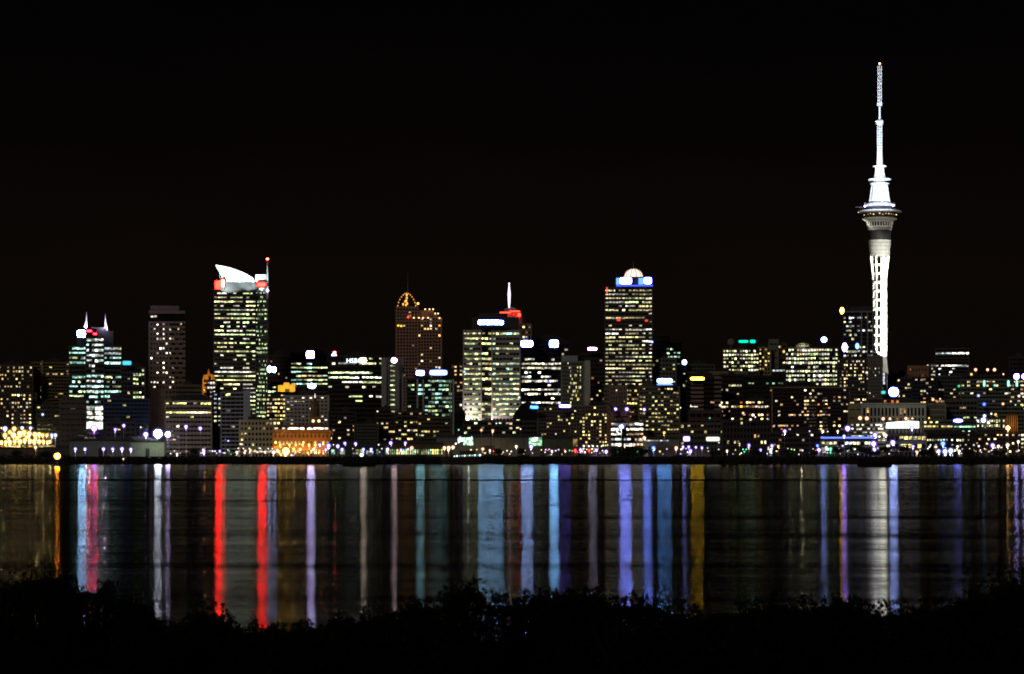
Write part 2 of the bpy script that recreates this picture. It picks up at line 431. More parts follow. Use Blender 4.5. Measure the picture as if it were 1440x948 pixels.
# --- teal-lit tower with two horns
Y = 2110; s = Y/F
r = empty('office_tower', 134, Y, terr(Y)-1); tag(r, 'dark glass tower with teal-white lit floors and two pale curved spires', 'tower'); BL.append((98, 170, 'the twin-spired teal tower'))
gz = terr(Y)-1; Z = lambda y: wz(y, Y)-gz
wd_ = pmat('facade', (.035, .04, .045), .5)
ov7 = {5: 0.06, 6: .02}
facade(r, -36*s, 36*s, 0, Z(486), 22, 18, Z(487), lambda f, b: (.95 if f in (0, 1, 2, 3) else .0 if f in (4, 5) else .85 if f < 11 else 0)*(1 if rnd() < .9 else 0), ('te', 'te', 'cw', 'gw'), 1.5, .92, .5, wd_, None, 22, ribbon=True, zvis=Z(560))
facade(r, -13*s, 12*s, 0, Z(474), 22, 6, Z(475), lambda f, b: (.9 if f not in (5, 6, 12) else .25), ('wh', 'te', 'cw'), 1.4, .9, .55, wd_, None, 4, y0=-3.5, ribbon=False, zvis=Z(605))
MB().box(-26*s, 25*s, 3, 16, Z(486), Z(465)).box(-5*s, 14*s, 4, 14, Z(465), Z(460)).build('roof_storey', wd_, r)
for xx, sg, y0_, y1_ in ((-13, 1, 438, 461), (15, -1, 441, 465)):
    pts = []
    hor = MB(); n = 9
    for k in range(n):
        t = k/n; t2 = (k+1)/n
        def P(t): return (xx*s+sg*(-1.2+t*0.5)*s*-1 + sg*-2.4*(1-t)**2.2*s, 7, Z(y1_)+(Z(y0_)-Z(y1_))*t)
        hor.tube(P(t), P(t2), 2.6*s*(1-t)**1.3+.12, 2.6*s*(1-t2)**1.3+.12, 8)
    hor.build('spire', pmat('white_steel', (.8, .8, .8), .6), r)
for px in (124, 146): point(px, 458, Y+2, 5200, (.80, .66, 1.0), .4)
sign(r, 109, 120, 465, 474.5, Y, (.32, .62, 1), 24, BLUE, 5, 'bright blue-white sign on the twin-spired tower roof edge')
sign(r, 121, 136, 463.5, 475.5, Y, (1, .0015, .003), 50, (.25, .01, .01), .15, 'red lettered sign of three bars on the twin-spired tower', cells=[(.55, .2, .62), (.1, 0, 0), (.35, .18, -.05)])
sg_ = empty('illuminated_sign', 129, Y-1.5, wz(471.5, Y)); tag(sg_, 'pair of red light bars below the lettered sign on the twin-spired tower', 'sign')
MB().box(-7*s, 4*s, -.2, .1, .8*s, 2.2*s).box(-5*s, 6.5*s, -.2, .1, -2.6*s, -.9*s).build('face', emat('sign_face', (1, .0015, .003), 180), sg_)
MB().box(-8*s, 7.5*s, .1, .5, -3.4*s, 3*s).build('backing', STEEL, sg_)
# podium windows, bright
for i, (a, b, y) in enumerate([(123, 131, 575), (134, 145, 575), (146, 155, 575.5), (123, 131, 582), (134, 145, 582), (123, 131, 587), (134, 145, 587), (134, 144, 591)]):
    window(r, ((a+b)/2-134)*s, -4.2, Z(y), (b-a)*s, 3.4*s, wmat('wh', 2.0))
MB().box(-12*s, 10.5*s, -6.5, -4.2, Z(602), Z(594)).build('entrance_canopy', emat('canopy_glow', (1, .97, .85), 1.6), r)

bld('grey-walled office with small yellow-green windows right of the twin-spired tower', 171, 203, 516, 560, 2200, (.11, .10, .11), 6.2, 8, pat(.8, None, {0: .05, 1: 0, 2: .12, 3: 0}, seed=8), ('gw', 'yw'), 1.1, oh=.7, ov=.55)
sign(None, 173, 184, 508.5, 513, 2198, (.1, .5, 1), 1.6, (.05, .7, .8), 2, 'small cyan-blue sign on the roof right of the twin-spired tower')
bld('long dark blue glass office block below the yellow-green windows', 146, 209, 560, 606, 2060, (.025, .045, .10), 5.5, 12, .05, ('ye',), .8, glass=(.008, .016, .04), ov=.6, oh=.9, phrase='the blue glass office')
bld('flat grey service block set before the twin-spired tower', 150, 190, 592, 612, 2030, (.025, .025, .035), 7, 6, .05, ('wm',), .8)

# --- hotel tower
Y = 2160; s = Y/F; gz = terr(Y)-1; Z = lambda y: wz(y, Y)-gz
r = empty('hotel_tower', 235.5, Y, gz); tag(r, 'slim pinkish-grey hotel tower with a lattice right half and capped top', 'tower'); BL.append((211, 262, 'the slim grey hotel tower'))
hw = pmat('facade', (.21, .175, .17), .8)
facade(r, -24.5*s, 1*s, 0, Z(452), 26, 6, Z(453), pat(.20, {22: 0, 23: 0, 24: 0, 25: 0}, {4: 2.2, 2: 1.6}, 5), ('pk', 'wh'), 2.0, .5, .45, hw, None, 18, zvis=Z(545))
facade(r, 2*s, 24.5*s, 0, Z(452), 26, 6, Z(453), pat(.17, None, None, 6), ('pk', 'wm'), 1.8, .5, .5, hw, None, 18, zvis=Z(560), pier=False)
lat = MB()
for k in range(-10, 26):      # diagonal lattice over the right half
    for sg in (1, -1):
        z0 = Z(600)+k*7.0; z1 = z0+22*s*1.3
        a, b = (2*s, 24.5*s) if sg > 0 else (24.5*s, 2*s)
        if z1 < Z(452) and z0 > Z(600): lat.tube((a, -.55, z0), (b, -.55, z1), .42, n=4)
lat.build('lattice', hw, r)
MB().box(-23*s, 23*s, 1, 17, Z(452), Z(441)).build('crown_storey', GLASS(), r)
for x, y in ((214, 445), (219, 445)): window(r, (x-235.5)*s, .9, Z(y), 3.4*s, 2.8*s, wmat('pk', 2.2))
MB().box(-26*s, 25*s, -1.2, 19, Z(441), Z(437)).build('cornice', hw, r)
MB().box(-23.5*s, 16*s, 2, 16, Z(437), Z(430.5)).box(-24*s, 16.5*s, 1.5, 16.5, Z(431.5), Z(430)).build('roof_cap', hw, r)
MB().box(-24.8*s, -3*s, -1.4, -.4, 0, Z(549)).build('blank_wall', hw, r)

bld('stepped top block with faint windows above the terraced office', 247, 283, 541, 560, 2110, (.16, .14, .10), 6, 8, .08, ('gw', 'wm'), .8, oh=.85, ov=.45)
bld('wide pale terraced office with one continuous bright row of windows', 233, 297, 563, 624, 2050, (.30, .26, .20), 6.2, 13,
    lambda f, b: {0: .55, 1: .12, 2: 1.0, 3: .18, 6: .15}.get(f, .05), ('pk', 'wm', 'ye'), 1.5, oh=.86, ov=.45, ribbon=True, phrase='the pale terraced office')
rt = MB(); sY = 2078; rt.prism([(wx(240, sY), wz(563, sY)), (wx(298, sY), wz(563, sY)), (wx(285, sY), wz(555, sY)), (wx(252, sY), wz(555, sY))], sY, sY+14)
tag(rt.build('sloping_roof_building', pmat('dark_roof', (.03, .028, .025), .8)), 'dark sloping roof rising behind the pale terraced office', 'building')
# orange gabled tower
Y = 2140; s = Y/F
r = bld('orange floodlit gothic gable with pinnacle behind the terraced office', 286, 301, 531, 552, Y, (.45, .22, .05), 6, 3, .0, ('wm',), 1, roof=False, name='gabled_building', D=10)
MB().prism([(-7.5*s, 0), (7.5*s, 0), (7.5*s, 4*s), (2*s, 5*s), (0, 13*s), (-2*s, 5*s), (-7.5*s, 3*s)], -.5, 8).build('gable', pmat('facade', (.5, .28, .08), .8), r).location.z = wz(531, Y)-r['_z']
point(292, 536, Y-9, 2600, (1, .5, .1)); point(287, 548, Y-9, 1200, (1, .5, .1))
bld('narrow block of warm-white windows left of the tall canopy-topped tower', 291, 303, 534, 566, 2120, (.05, .05, .05), 6.3, 3, .9, ('pk', 'wh'), 2.0)

# --- tall tower with the white swept canopy
Y = 2150; s = Y/F; gz = terr(Y)-1; Z = lambda y: wz(y, Y)-gz
r = empty('office_tower', 338.5, Y, gz); tag(r, 'tallest left tower with floodlit white swept canopy, mast and red corner signs', 'tower'); BL.append((300, 378, 'the canopy-topped tower'))
dk = pmat('facade', (.045, .05, .055), .45)
dim = {8: .3, 13: .25, 16: .12, 17: .25}
facade(r, -37.5*s, 21*s, 0, Z(397), 38, 13, Z(410), pat(.88, {**dim, 0: .75, 5: .95, 6: 1}, None, 9), ('yw', 'gw', 'gw', 'wh', 'yw'), 1.75, .9, .37, dk, None, 24, ribbon=True, zvis=Z(592), cap=99)
facade(r, 21.3*s, 37.5*s, 0, Z(400), 38, 8, Z(403), pat(.62, {**dim, 0: .2}, None, 10), ('gw', 'gr', 'yw'), .8, .62, .5, pmat('facade', (.09, .12, .14), .4), GLASS((.01, .016, .022)), 22, y0=1.5, zvis=Z(590), cap=60)
MB().box(-35*s, 19*s, .6, 23, Z(410), Z(399)).build('sky_lobby', pmat('facade', (.03, .02, .02), .6), r)
# canopy: a thick blade swept up to the left
cvs = lambda L_: [((a-338.5)*s, Z(b_)) for a, b_ in L_]
pts = cvs([(303, 372), (312, 373.5), (325, 376.5), (338, 381), (348, 386), (356, 391), (360, 398)]); low = cvs([(303.5, 374.5), (308, 382), (311.5, 389), (314, 398)])
cm = pmat('white_canopy', (.82, .88, .86), .5, .05)
for k in range(5):
    MB().prism([(a, b) for a, b in low]+[(a, b) for a, b in reversed(pts)], 1+k*3.2, 1+k*3.2+2.9).build('canopy_blade' if k == 0 else 'canopy_blade', cm, r)
rb0 = MB()
for k in range(8):
    xx = (310+k*6-338.5)*s; tt = Z(373.5+max(0, k*6-2)**1.35*.11)
    rb0.tube((xx, .7, Z(398)), (xx-2.2*s, .7, tt-1.0), .28, n=4)
rb0.build('canopy_rib', pmat('canopy_rib', (.25, .32, .32), .6), r)
ml = MB()
for k in range(9): ml.box((360+k*1.75-338.5)*s, (360+k*1.75-338.5)*s+.35, 1.4, 2, Z(399), Z(386))
ml.box((359-338.5)*s, (376-338.5)*s, 2, 14, Z(400), Z(385.5)).build('lantern_box', cm, r)
MB().lathe([(.9, Z(420)), (.8, Z(395)), (.35, Z(366)), (.3, Z(364.5))], 37.5*s, 0, 8).build('mast', pmat('white_steel', (.6, .6, .62), .5), r)
MB().ball((37.5*s, 0, Z(364)), .95).build('beacon', emat('red_lamp', RED, 30), r)
MB().ball((37.5*s, -1, Z(408.5)), 1.0).build('lamp', emat('purple_lamp', (.55, .45, 1), 14), r)
spot(310, 404, Y-26, 326, 385, Y+4, 85000, (.85, 1, .93), 60, 1); spot(352, 404, Y-26, 350, 388, Y+4, 45000, (.85, 1, 1), 45, 1)
spot(368, 402, Y-15, 368, 392, Y+4, 22000, (.8, 1, 1), 60, 1)
sign(r, 302.5, 310, 395.5, 407, Y, (1, .0015, .001), 45, RED, 3, 'red square corner sign on the left shoulder of the canopy-topped tower')
sign(r, 311, 316, 393.5, 404.5, Y, (1, .08, .05), 8, RED, 3, 'pinkish white panel beside the red sign on the canopy-topped tower')
sign(r, 362, 373.5, 398, 403.5, Y, (1, .0015, .001), 60, RED, 3, 'red strip sign under the lantern box of the canopy-topped tower')
sign(r, 376, 382, 512+3, 524, Y-40, (.4, .55, 1), 8, BLUE, 3, 'left half of the oval blue-white sign beside the canopy-topped tower', round_=True)
bpy.data.objects.remove(bpy.data.objects['placeholder'], do_unlink=True) if 'placeholder' in bpy.data.objects else None

bld('dark blue-lit side wing at the foot of the canopy-topped tower', 300, 312, 551, 600, 2080, (.03, .03, .14), 6, 2, .85, ('cw', 'gw', 'yw'), 1.0, roof=False, oh=.6)
r = bld('grey slab block with black ribbon windows below the canopy-topped tower', 311, 351, 551, 628, 2040, (.26, .26, .27), 5.6, 6, .09, ('pk', 'wm'), 1.3, oh=.94, ov=.6, D=14, phrase='the grey slab block')
MB().box(r['_w']*.28, r['_w']*.5+.6, -1.2, -.3, 0, wz(549, 2040)-r['_z']).build('blank_wall', pmat('facade', (.33, .34, .36), .8), r)
bld('cream classical block with a lit attic row left of the orange terminal', 338, 399, 590, 632, 1985, (.42, .36, .20), 7.4, 12, lambda f, b: .85 if f == 0 and b > 5 else .22, ('ye', 'wm'), 1.4, 'classical_building', oh=.55, ov=.5, phrase='the cream classical block')
bld('dim reddish grid tower behind the oval blue sign', 376, 408, 499, 538, 2260, (.10, .055, .04), 5.5, 9, .03, ('wm',), .8, oh=.55)
bld('stack of warm lit floors between the canopy-topped tower and the yellow cross roof', 376, 407, 541, 558, 2180, (.05, .045, .04), 5.6, 5, .75, ('yw', 'gw'), 1.5, ribbon=True)
r = bld('warm office with yellow floodlit cross-shaped parapet', 375, 405, 558, 596, 2080, (.10, .08, .05), 5.4, 8, lambda f, b: .9 if f < 2 else .6, ('ye', 'wm', 'yw'), 1.6, oh=.75, ribbon=False)
Y = 2100; s = Y/F
t = empty('rooftop_pavilion', 404, Y, wz(551, Y)); tag(t, 'yellow floodlit rooftop pavilion shaped like a stubby cross', 'building')
ym = pmat('facade', (.6, .42, .12), .8)
MB().box(-13*s, -3.2*s, 0, 8, 0, 9*s).box(-5*s, 3*s, 1, 9, 4*s, 13*s).box(3*s, 11*s, 0, 8, 0, 10*s).box(-13.5*s, 14*s, 2, 7, 8*s, 9.5*s).build('wall', ym, t)
MB().box(-3.2*s, 3*s, 3, 8, 0, 12*s).build('recess', STEEL, t)
for px in (394, 413): point(px, 549, Y-8, 2400, (1, .62, .12))
point(403, 540, Y-7, 2600, (1, .62, .12))
# J grid
bld('pale grey grid-fronted office behind the clock tower', 402.5, 461, 556, 598, 2060, (.50, .47, .42), 5.1, 11, lambda f, b: {0: .45 if b > 5 else .1, 1: .9 if b < 5 else .0}.get(f, .17), ('pk', 'wm', 'wh'), 1.6, oh=.6, ov=.42, phrase='the pale grid-fronted office')
bld('black flat-topped block behind the pale grid-fronted office', 410, 463, 541, 560, 2120, (.02, .02, .025), 8, 3, .02, ('wm',), .6, roof=False)
sign(None, 433, 444, 539.5, 546.5, 2110, (.45, .6, 1), 9, BLUE, 3, 'oval blue-white sign on the black roof above the clock tower', round_=True)
sign(None, 382.5, 388.5, 516, 524, 2109, (.4, .55, 1), 8, BLUE, 3, 'right half of the oval blue-white sign beside the canopy-topped tower', round_=True)
bld('glass office with green-white floors under two small roof signs', 409, 461, 496, 545, 2230, (.05, .07, .08), 5.7, 7, lambda f, b: {0: 0, 1: 0, 2: .5 if b < 4 else 0, 6: 1}.get(f, .85), ('gw', 'yw', 'te'), 1.3, oh=.93, ov=.42, ribbon=False)
sign(None, 431, 441.5, 494, 504, 2226, (.6, .45, 1), 14, PUR, 4, 'square violet-white sign on the glass office roof left of centre')
sign(None, 466, 473, 498, 503.5, 2226, (.6, .6, 1), 9, PUR, 4, 'small bluish sign with a red flame-shaped tip', round_=True)
sign(None, 468.5, 472.5, 494.5, 498, 2224, (1, .1, .1), 7, RED, 1, 'red tip glowing above the small bluish sign', round_=True)

# --- broad black slab with the HSBC sign
Y = 2120; s = Y/F; gz = terr(Y)-1; Z = lambda y: wz(y, Y)-gz
def hs(f, b):
    T = {0: (9, 99, .75), 1: (3, 99, .9), 2: (0, 0, 0), 3: (0, 12, .95), 4: (0, 99, .93), 5: (4, 99, .97), 6: (0, 99, .28), 7: (0, 0, 0), 8: (5, 99, .9), 9: (0, 99, .22)}
    a = T.get(f); return (a[2] if a[0] <= b <= a[1] else (.3 if f == 1 and b < 2 else 0)) if a else .05
r = bld('broad black office slab with bright ribbon floors and white roof sign', 462, 543, 500, 590, Y, (.018, .017, .016), 6.6, 17, hs, ('gw', 'wh', 'gw', 'yw'), 2.2, oh=.97, ov=.48, ribbon=True, phrase='the broad black slab')
r2 = bld('pair of grey concrete shafts with a lit stair between, right of the black slab', 543, 561, 503, 590, 2116, (.30, .31, .33), 6.6, 1, lambda f, b: .75, ('gw', 'yw'), 1.6, oh=.35, ov=.4, roof=False)
MB().box(-9.3*s, -4.5*s, -1.4, -.5, 0, Z(503)).box(3.8*s, 9.3*s, -1.4, -.5, 0, Z(507)).build('concrete_shaft', pmat('facade', (.30, .31, .33), .8), r2)
o = empty('illuminated_sign', 498, Y-2, wz(507.5, Y)); tag(o, 'white lettered sign reading HSBC on the black slab roof', 'sign')
cu = bpy.data.curves.new('lettering', 'FONT'); cu.body = 'HSBC'; cu.size = 7*s*1.25; cu.extrude = .15; cu.offset = .02; cu.align_x = 'CENTER'; cu.space_character = 1.05
cu.materials.append(emat('sign_face', (.8, .92, 1), 3)); tx0 = bpy.data.objects.new('lettering_curve', cu); COL.objects.link(tx0); dg_ = bpy.context.evaluated_depsgraph_get(); me_ = bpy.data.meshes.new_from_object(tx0.evaluated_get(dg_))
bpy.data.objects.remove(tx0, do_unlink=True); tx = bpy.data.objects.new('lettering', me_); COL.objects.link(tx); tx.parent = o
tx.rotation_euler = (R(90), 0, 0); tx.location = (0, -.3, -2.9*s)
MB().box(-9*s, 8*s, .2, .7, -4*s, 4*s).build('backing', STEEL, o)
sign(None, 506.5, 515.5, 503.5, 510.5, Y-2, (1, .8, .68), 9, (1, .2, .25), 3, 'round pink-white emblem at the right end of the HSBC lettering', round_=True)
sign(None, 550.5, 558, 503.5, 510.5, 2108, (1, .72, .76), 8, (.9, .3, .9), 3, 'round pinkish white lamp sign on the grey concrete shafts', 'round_sign', round_=True)

bld('low dark block with a few pale windows below the black slab', 463, 500, 578, 622, 2040, (.05, .045, .04), 5.6, 9, .18, ('wm', 'pk'), 1.1)
bld('low grid-fronted grey-green block right of the orange terminal', 499, 531, 596, 625, 2010, (.10, .11, .08), 4.4, 9, .03, ('gw',), .6, oh=.6)
bld('dark office with scattered warm rooms behind the harbour lamps', 529, 560, 575, 622, 2030, (.07, .06, .05), 5.4, 9, .22, ('wm', 'pk'), 1.2, phrase='the dark office of scattered rooms')
bld('stepped brick block with warm windows below the brown lattice tower', 556, 597, 578, 620, 2020, (.09, .07, .045), 5.4, 10, .28, ('wm', 'pk', 'ye'), 1.2, 'apartment_building')
bld('stepped apartment block with olive windows right of the brick block', 588, 634, 586, 618, 2000, (.11, .10, .06), 5.4, 11, .25, ('ye', 'wm', 'gw'), 1.0, 'apartment_building', phrase='the olive-windowed apartments')

# --- brown lattice apartment tower with arched crown
Y = 2280; s = Y/F; gz = terr(Y)-1; Z = lambda y: wz(y, Y)-gz
r = empty('apartment_tower', 589, Y, gz); tag(r, 'brown grid apartment tower with gold-lit arched crown and stepped roof', 'tower'); BL.append((557, 621, 'the brown grid tower'))
bw_ = pmat('facade', (.44, .27, .19), .8)
facade(r, -31*s, -2*s, 0, Z(431), 40, 7, Z(433), pat(.05, {5: .1}, None, 12), ('wm', 'or'), 1.6, .62, .6, bw_, None, 22, zvis=Z(575))
facade(r, -1.6*s, 31*s, 0, Z(446), 38, 8, Z(447), pat(.11, None, {3: 2.2, 4: 2}, 13), ('wm', 'or', 'pk'), 1.8, .62, .6, bw_, None, 20, y0=.8, zvis=Z(540))
for a, b, y in ((8, 21, 436), (14, 26, 440)):
    MB().box(a*s-8*s, b*s, 4, 16, Z(446), Z(y)).build('setback', bw_, r)
ar = MB(); n = 12
for k in range(n):
    for rx, rz in ((12.4, 19),):
        a0 = math.pi*k/n; a1 = math.pi*(k+1)/n
        for yy in (1, 8):
            ar.tube(((-17+rx*math.cos(a0))*s, yy, Z(431)+rz*math.sin(a0)*s*.95), ((-17+rx*math.cos(a1))*s, yy, Z(431)+rz*math.sin(a1)*s*.95), .55, n=5)
for dx in (-5, 0, 5): ar.tube(((-17+dx)*s, 1, Z(431)), ((-17+dx*.4)*s, 4, Z(412)), .5, n=5)
ar.build('crown_arch', pmat('facade', (.35, .2, .08), .7), r)
MB().lathe([(9*s, Z(431)), (9*s, Z(424)), (4*s, Z(414)), (1*s, Z(410))], -17*s, 5, 12).build('crown_roof', pmat('dark_roof', (.04, .03, .02), .8), r)
MB().tube((-15.5*s, 5, Z(411)), (-15.5*s, 5, Z(384)), .35, .15).build('mast', pmat('white_steel', (.25, .2, .15), .5), r)
go = emat('gold_lamp', (1, .42, .07), 1.5)
for k in range(13):
    a = math.pi*k/12
    window(r, (-17+12.6*math.cos(a)*(1-.25*math.sin(a)))*s, .2, Z(430)+17.5*math.sin(a)*s, 1.1*s, 1.6*s, go, 'crown_lamp')
for x, y in ((-17, 415), (-17, 419), (-17.6, 423), (-16.4, 427), (-22, 428), (-19, 424), (-18, 429)): window(r, x*s, -.3, Z(y), 2*s, 3*s, emat('gold_lamp', (1, .42, .07), 2.2), 'crown_lamp')
MB().ball((-1.2*s, -.5, Z(427)), 1.5*s).build('lamp', emat('gold_lamp', (1, .40, .07), 5), r)
for x, y in ((9, 435), (15, 435), (20, 435), (23, 441), (27, 441), (-7, 447), (0, 447), (6, 447), (13, 447), (29, 447.5)):
    MB().ball((x*s, -.6, Z(y)), .95*s, 8, 6).build('terrace_lamp', emat('peach_lamp', (1, .58, .24), 4), r)
MB().ball((-15*s, -.8, Z(446)), .7).build('lamp', emat('red_lamp', RED, 6), r)

Y = 2060; s = Y/F
r = bld('glassy office with teal rooms and white posts under two bright signs', 573, 636, 532, 588, Y, (.045, .06, .06), 5.7, 13,
        lambda f, b: {0: .7 if b > 5 else .1}.get(f, (.62 if b > 4 else .22)), ('te', 'gw', 'gr', 'te'), .95, oh=.88, ov=.55, ribbon=False, phrase='the white-posted teal office')
pst = pmat('facade', (.55, .56, .55), .7)
for i, (a, b) in enumerate(((586, 588.2), (594.5, 596), (632.5, 634.2), (636.5, 638.5))):
    MB().box((a-604.5)*s, (b-604.5)*s, -1.3, -.55, 0, wz(533, Y)-r['_z']).build('post', pst, r)
sign(None, 585.5, 596.5, 521.5, 528, Y-2, (.36, .85, .95), 6.5, BLUE, 3.5, 'shorter left blue-white sign over the white-posted teal office')
sign(None, 604.5, 628.5, 521, 527.5, Y-2, (.36, .85, .95), 5.5, BLUE, 3.5, 'longer right blue-white sign over the white-posted teal office')
bld('slim dark apartment block seen between the teal office and the bright white tower', 635, 654, 512, 560, 2270, (.06, .045, .04), 5.5, 5, .3, ('wm', 'or'), 1.0, 'apartment_building')
bld('plain grey windowless block left of the bright white tower foot', 637, 653, 577, 620, 2090, (.2, .18, .18), 9, 2, 0, ('wm',), .5, ov=.2, roof=False)

# --- pale banded tower
Y = 2100; s = Y/F; gz = terr(Y)-1; Z = lambda y: wz(y, Y)-gz
r = empty('office_tower', 691.5, Y, gz); tag(r, 'broad pale-banded tower with a dark central strip and long blue roof sign', 'tower'); BL.append((652, 731, 'the pale-banded tower'))
pw_ = pmat('facade', (.36, .34, .31), .8)
facade(r, -39.5*s, -15*s, 0, Z(464), 24, 6, Z(466), pat(.8, {1: .95, 3: .1}, None, 20), ('gw', 'yw', 'gw'), 1.2, .86, .45, pw_, None, 22, zvis=Z(590), cap=80)
facade(r, -14.6*s, 0*s, 0, Z(463), 24, 3, Z(466), pat(.75, None, None, 21), ('yw', 'gw', 'ye'), 1.4, .95, .55, pmat('facade', (.02, .02, .02), .6), None, 20, y0=1.2, zvis=Z(590), cap=60)
facade(r, .6*s, 39.5*s, 0, Z(464), 24, 8, Z(466), pat(.72, None, None, 22), ('gw', 'yw', 'gw', 'te'), 1.2, .86, .45, pw_, None, 22, zvis=Z(590), cap=96)
MB().box(-28*s, 38*s, 4, 20, Z(464), Z(446)).box(-18*s, 22*s, 5, 18, Z(446), Z(440)).build('roof_storey', pmat('facade', (.05, .05, .05), .7), r)
MB().box(-.6*s, 1.6*s, -1.6, -.5, 0, Z(466)).build('pier', pmat('facade', (.6, .56, .52), .7), r)
point(693, 596, Y-9, 9000, (1, .82, .75)); point(657, 592, Y-6, 9000, (1, .92, .85)); point(659, 580, Y-6, 4000, (1, .92, .85))
MB().ball((-34*s, -4, Z(589)), 1.7*s, sz=1.8).build('lamp', emat('white_flood', (1, .93, .85), 12), r)
sign(None, 672.5, 708, 450.5, 457, Y-3, (.28, .60, 1), 14, BLUE, 5, 'long blue-white sign glowing on top of the pale-banded tower', cells=[(.16, .9, 0), (.14, .9, .05), (.16, .95, 0), (.18, .9, 0), (.18, .95, .05), (.18, .85, -.1)])
# --- behind it: domed tower with white needle
Y = 2190; s = Y/F; gz = terr(Y)-1; Z = lambda y: wz(y, Y)-gz
r = empty('domed_tower', 722, Y, gz); tag(r, 'tower with red-rimmed dome and glowing white needle behind the pale-banded tower', 'tower')
facade(r, -24*s, 24.5*s, 0, Z(455), 24, 12, Z(457), pat(.0, None, None, 23) if False else (lambda f, b: .8 if b > 8 and f < 6 else 0), ('wm', 'pk'), 1.3, .7, .5, pmat('facade', (.26, .18, .12), .8), None, 22, zvis=Z(500))
MB().lathe([(19*s, Z(455)), (18*s, Z(447)), (15*s, Z(440.5)), (9*s, Z(434)), (3*s, Z(431.5))], -3*s, 10, 20).build('dome', pmat('facade', (.32, .30, .30), .7), r)
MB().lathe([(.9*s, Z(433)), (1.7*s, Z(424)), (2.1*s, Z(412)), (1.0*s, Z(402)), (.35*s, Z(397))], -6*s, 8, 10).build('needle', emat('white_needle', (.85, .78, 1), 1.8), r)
MB().ball((-6*s, 8, Z(398)), .9*s).build('beacon', emat('white_lamp', (.9, .85, 1), 5), r)
rb = emat('red_neon', (1, .02, .008), 16)
MB().box(-19*s, -4*s, -.8, -.5, Z(440.2), Z(439)).build('neon_strip', rb, r)
MB().box(-5*s, 9*s, -.8, -.5, Z(438.4), Z(437.2)).build('neon_strip', rb, r)
MB().box(6*s, 10*s, -.8, -.5, Z(445), Z(440.6)).build('neon_strip', rb, r)
# --- dark rounded office with two square blue signs
bld('dark curved-roof building rising behind the twin-signed office', 744, 799, 481, 505, 2240, (.02, .02, .022), 6.2, 10, lambda f, b: .6 if b > 7 and f in (1, 2) else 0, ('wm', 'yw'), 1.0, roof=False)
Y = 2200; s = Y/F
dm = MB(); pts = [((-27+54*k/16)*s, (math.sin(math.pi*k/16)**.6)*11*s) for k in range(17)]
dm.prism([(p[0], p[1]) for p in reversed(pts)], 0, 20); dmo = dm.build('vaulted_roof', pmat('dark_roof', (.02, .022, .025), .6)); dmo.location = (wx(771, 2240), 2240.5, wz(481.5, 2240))
tag(dmo, 'black vaulted roof above the twin-signed office', 'roof')
def rr_(f, b): return {0: 0, 1: 0, 2: 0, 3: .35, 4: .97, 5: .97, 6: .2, 7: .75, 8: .85, 9: .1, 10: .8, 11: .75, 12: .1, 13: .93, 14: .3}.get(f, .1)
bld('dark office with bright white floors under two square blue signs', 733, 789, 483, 572, 2150, (.022, .02, .02), 6.05, 12, rr_, ('wh', 'pk', 'wh', 'yw'), 2.2, oh=.9, ov=.52, roof=False, phrase='the twin-signed office')
sign(None, 733, 749, 479.5, 488, 2146, (.32, .5, 1), 15, BLUE, 5, 'left rectangular blue-white sign on the twin-signed office')
sign(None, 773, 785, 479, 488.5, 2146, (.22, .55, 1), 26, BLUE, 5, 'right squarer blue-white sign on the twin-signed office')
# striped office
r = bld('grey-green office with fine vertical fins and pale blank side wall', 790, 821, 508, 572, 2100, (.26, .28, .25), 5.4, 16, lambda f, b: (.5 if 4 <= b <= 13 else .05)*{11: 2, 0: .2, 1: .5}.get(f, .8), ('ye', 'yw'), .95, oh=.62, ov=.75, roof=False, phrase='the finned grey-green office')
s = 2100/F
MB().box(-15.5*s, 7*s, 2, 18, wz(508, 2100)-r['_z'], wz(500, 2100)-r['_z']).build('roof_storey', pmat('facade', (.36, .40, .46), .8), r)
MB().box(15.8*s+.6, 24.5*s, -.5, 18, 0, wz(507, 2100)-r['_z']).build('blank_wall', pmat('facade', (.52, .52, .42), .8), r)
bld('dark block with a small two-tone sign between the finned office and the crown tower', 815, 851, 497, 545, 2260, (.045, .04, .04), 6, 9, .06, ('or', 'wm'), 1.0)
sign(None, 827, 839, 489.2, 492.6, 2256, (.7, .7, 1), 9, (.8, .15, .5), 3.5, 'slim white sign with red and violet edges behind the finned office')
bld('beige grid block low down right of the finned office', 822, 858, 540, 572, 2120, (.24, .20, .13), 5.6, 9, .10, ('ye', 'wm'), .8, oh=.65, ov=.45)
bld('plain beige narrow block with slot windows under the crown tower', 858, 880, 542, 600, 2090, (.25, .2, .15), 6, 6, .03, ('wm',), .8, oh=.35)

# --- tower with the blue crown and lit dome
Y = 2200; s = Y/F; gz = terr(Y)-1; Z = lambda y: wz(y, Y)-gz
r = empty('office_tower', 884, Y, gz); tag(r, 'tall dark tower with yellow-white floors, blue crown and glowing dome', 'tower'); BL.append((851, 918, 'the blue-crowned tower'))
def tz(f, b):
    if f in (6, 9): return .25
    if f == 8: return .1
    return .82
facade(r, -33*s, 33*s, 0, Z(404), 40, 14, Z(406), tz, ('yw', 'gw', 'yw', 'wh'), 1.4, .84, .42, pmat('facade', (.10, .075, .065), .7), None, 24, zvis=Z(562), ribbon=True, cap=99)
MB().box(-17*s, 34*s, 2, 22, Z(404), Z(389)).build('crown', pmat('facade', (.10, .10, .12), .7), r)
bl = emat('blue_neon', (.06, .10, 1), 2.0)
MB().box(-17.5*s, 34*s, -.2, 1.8, Z(402.5), Z(400.8)).build('neon_band', bl, r)
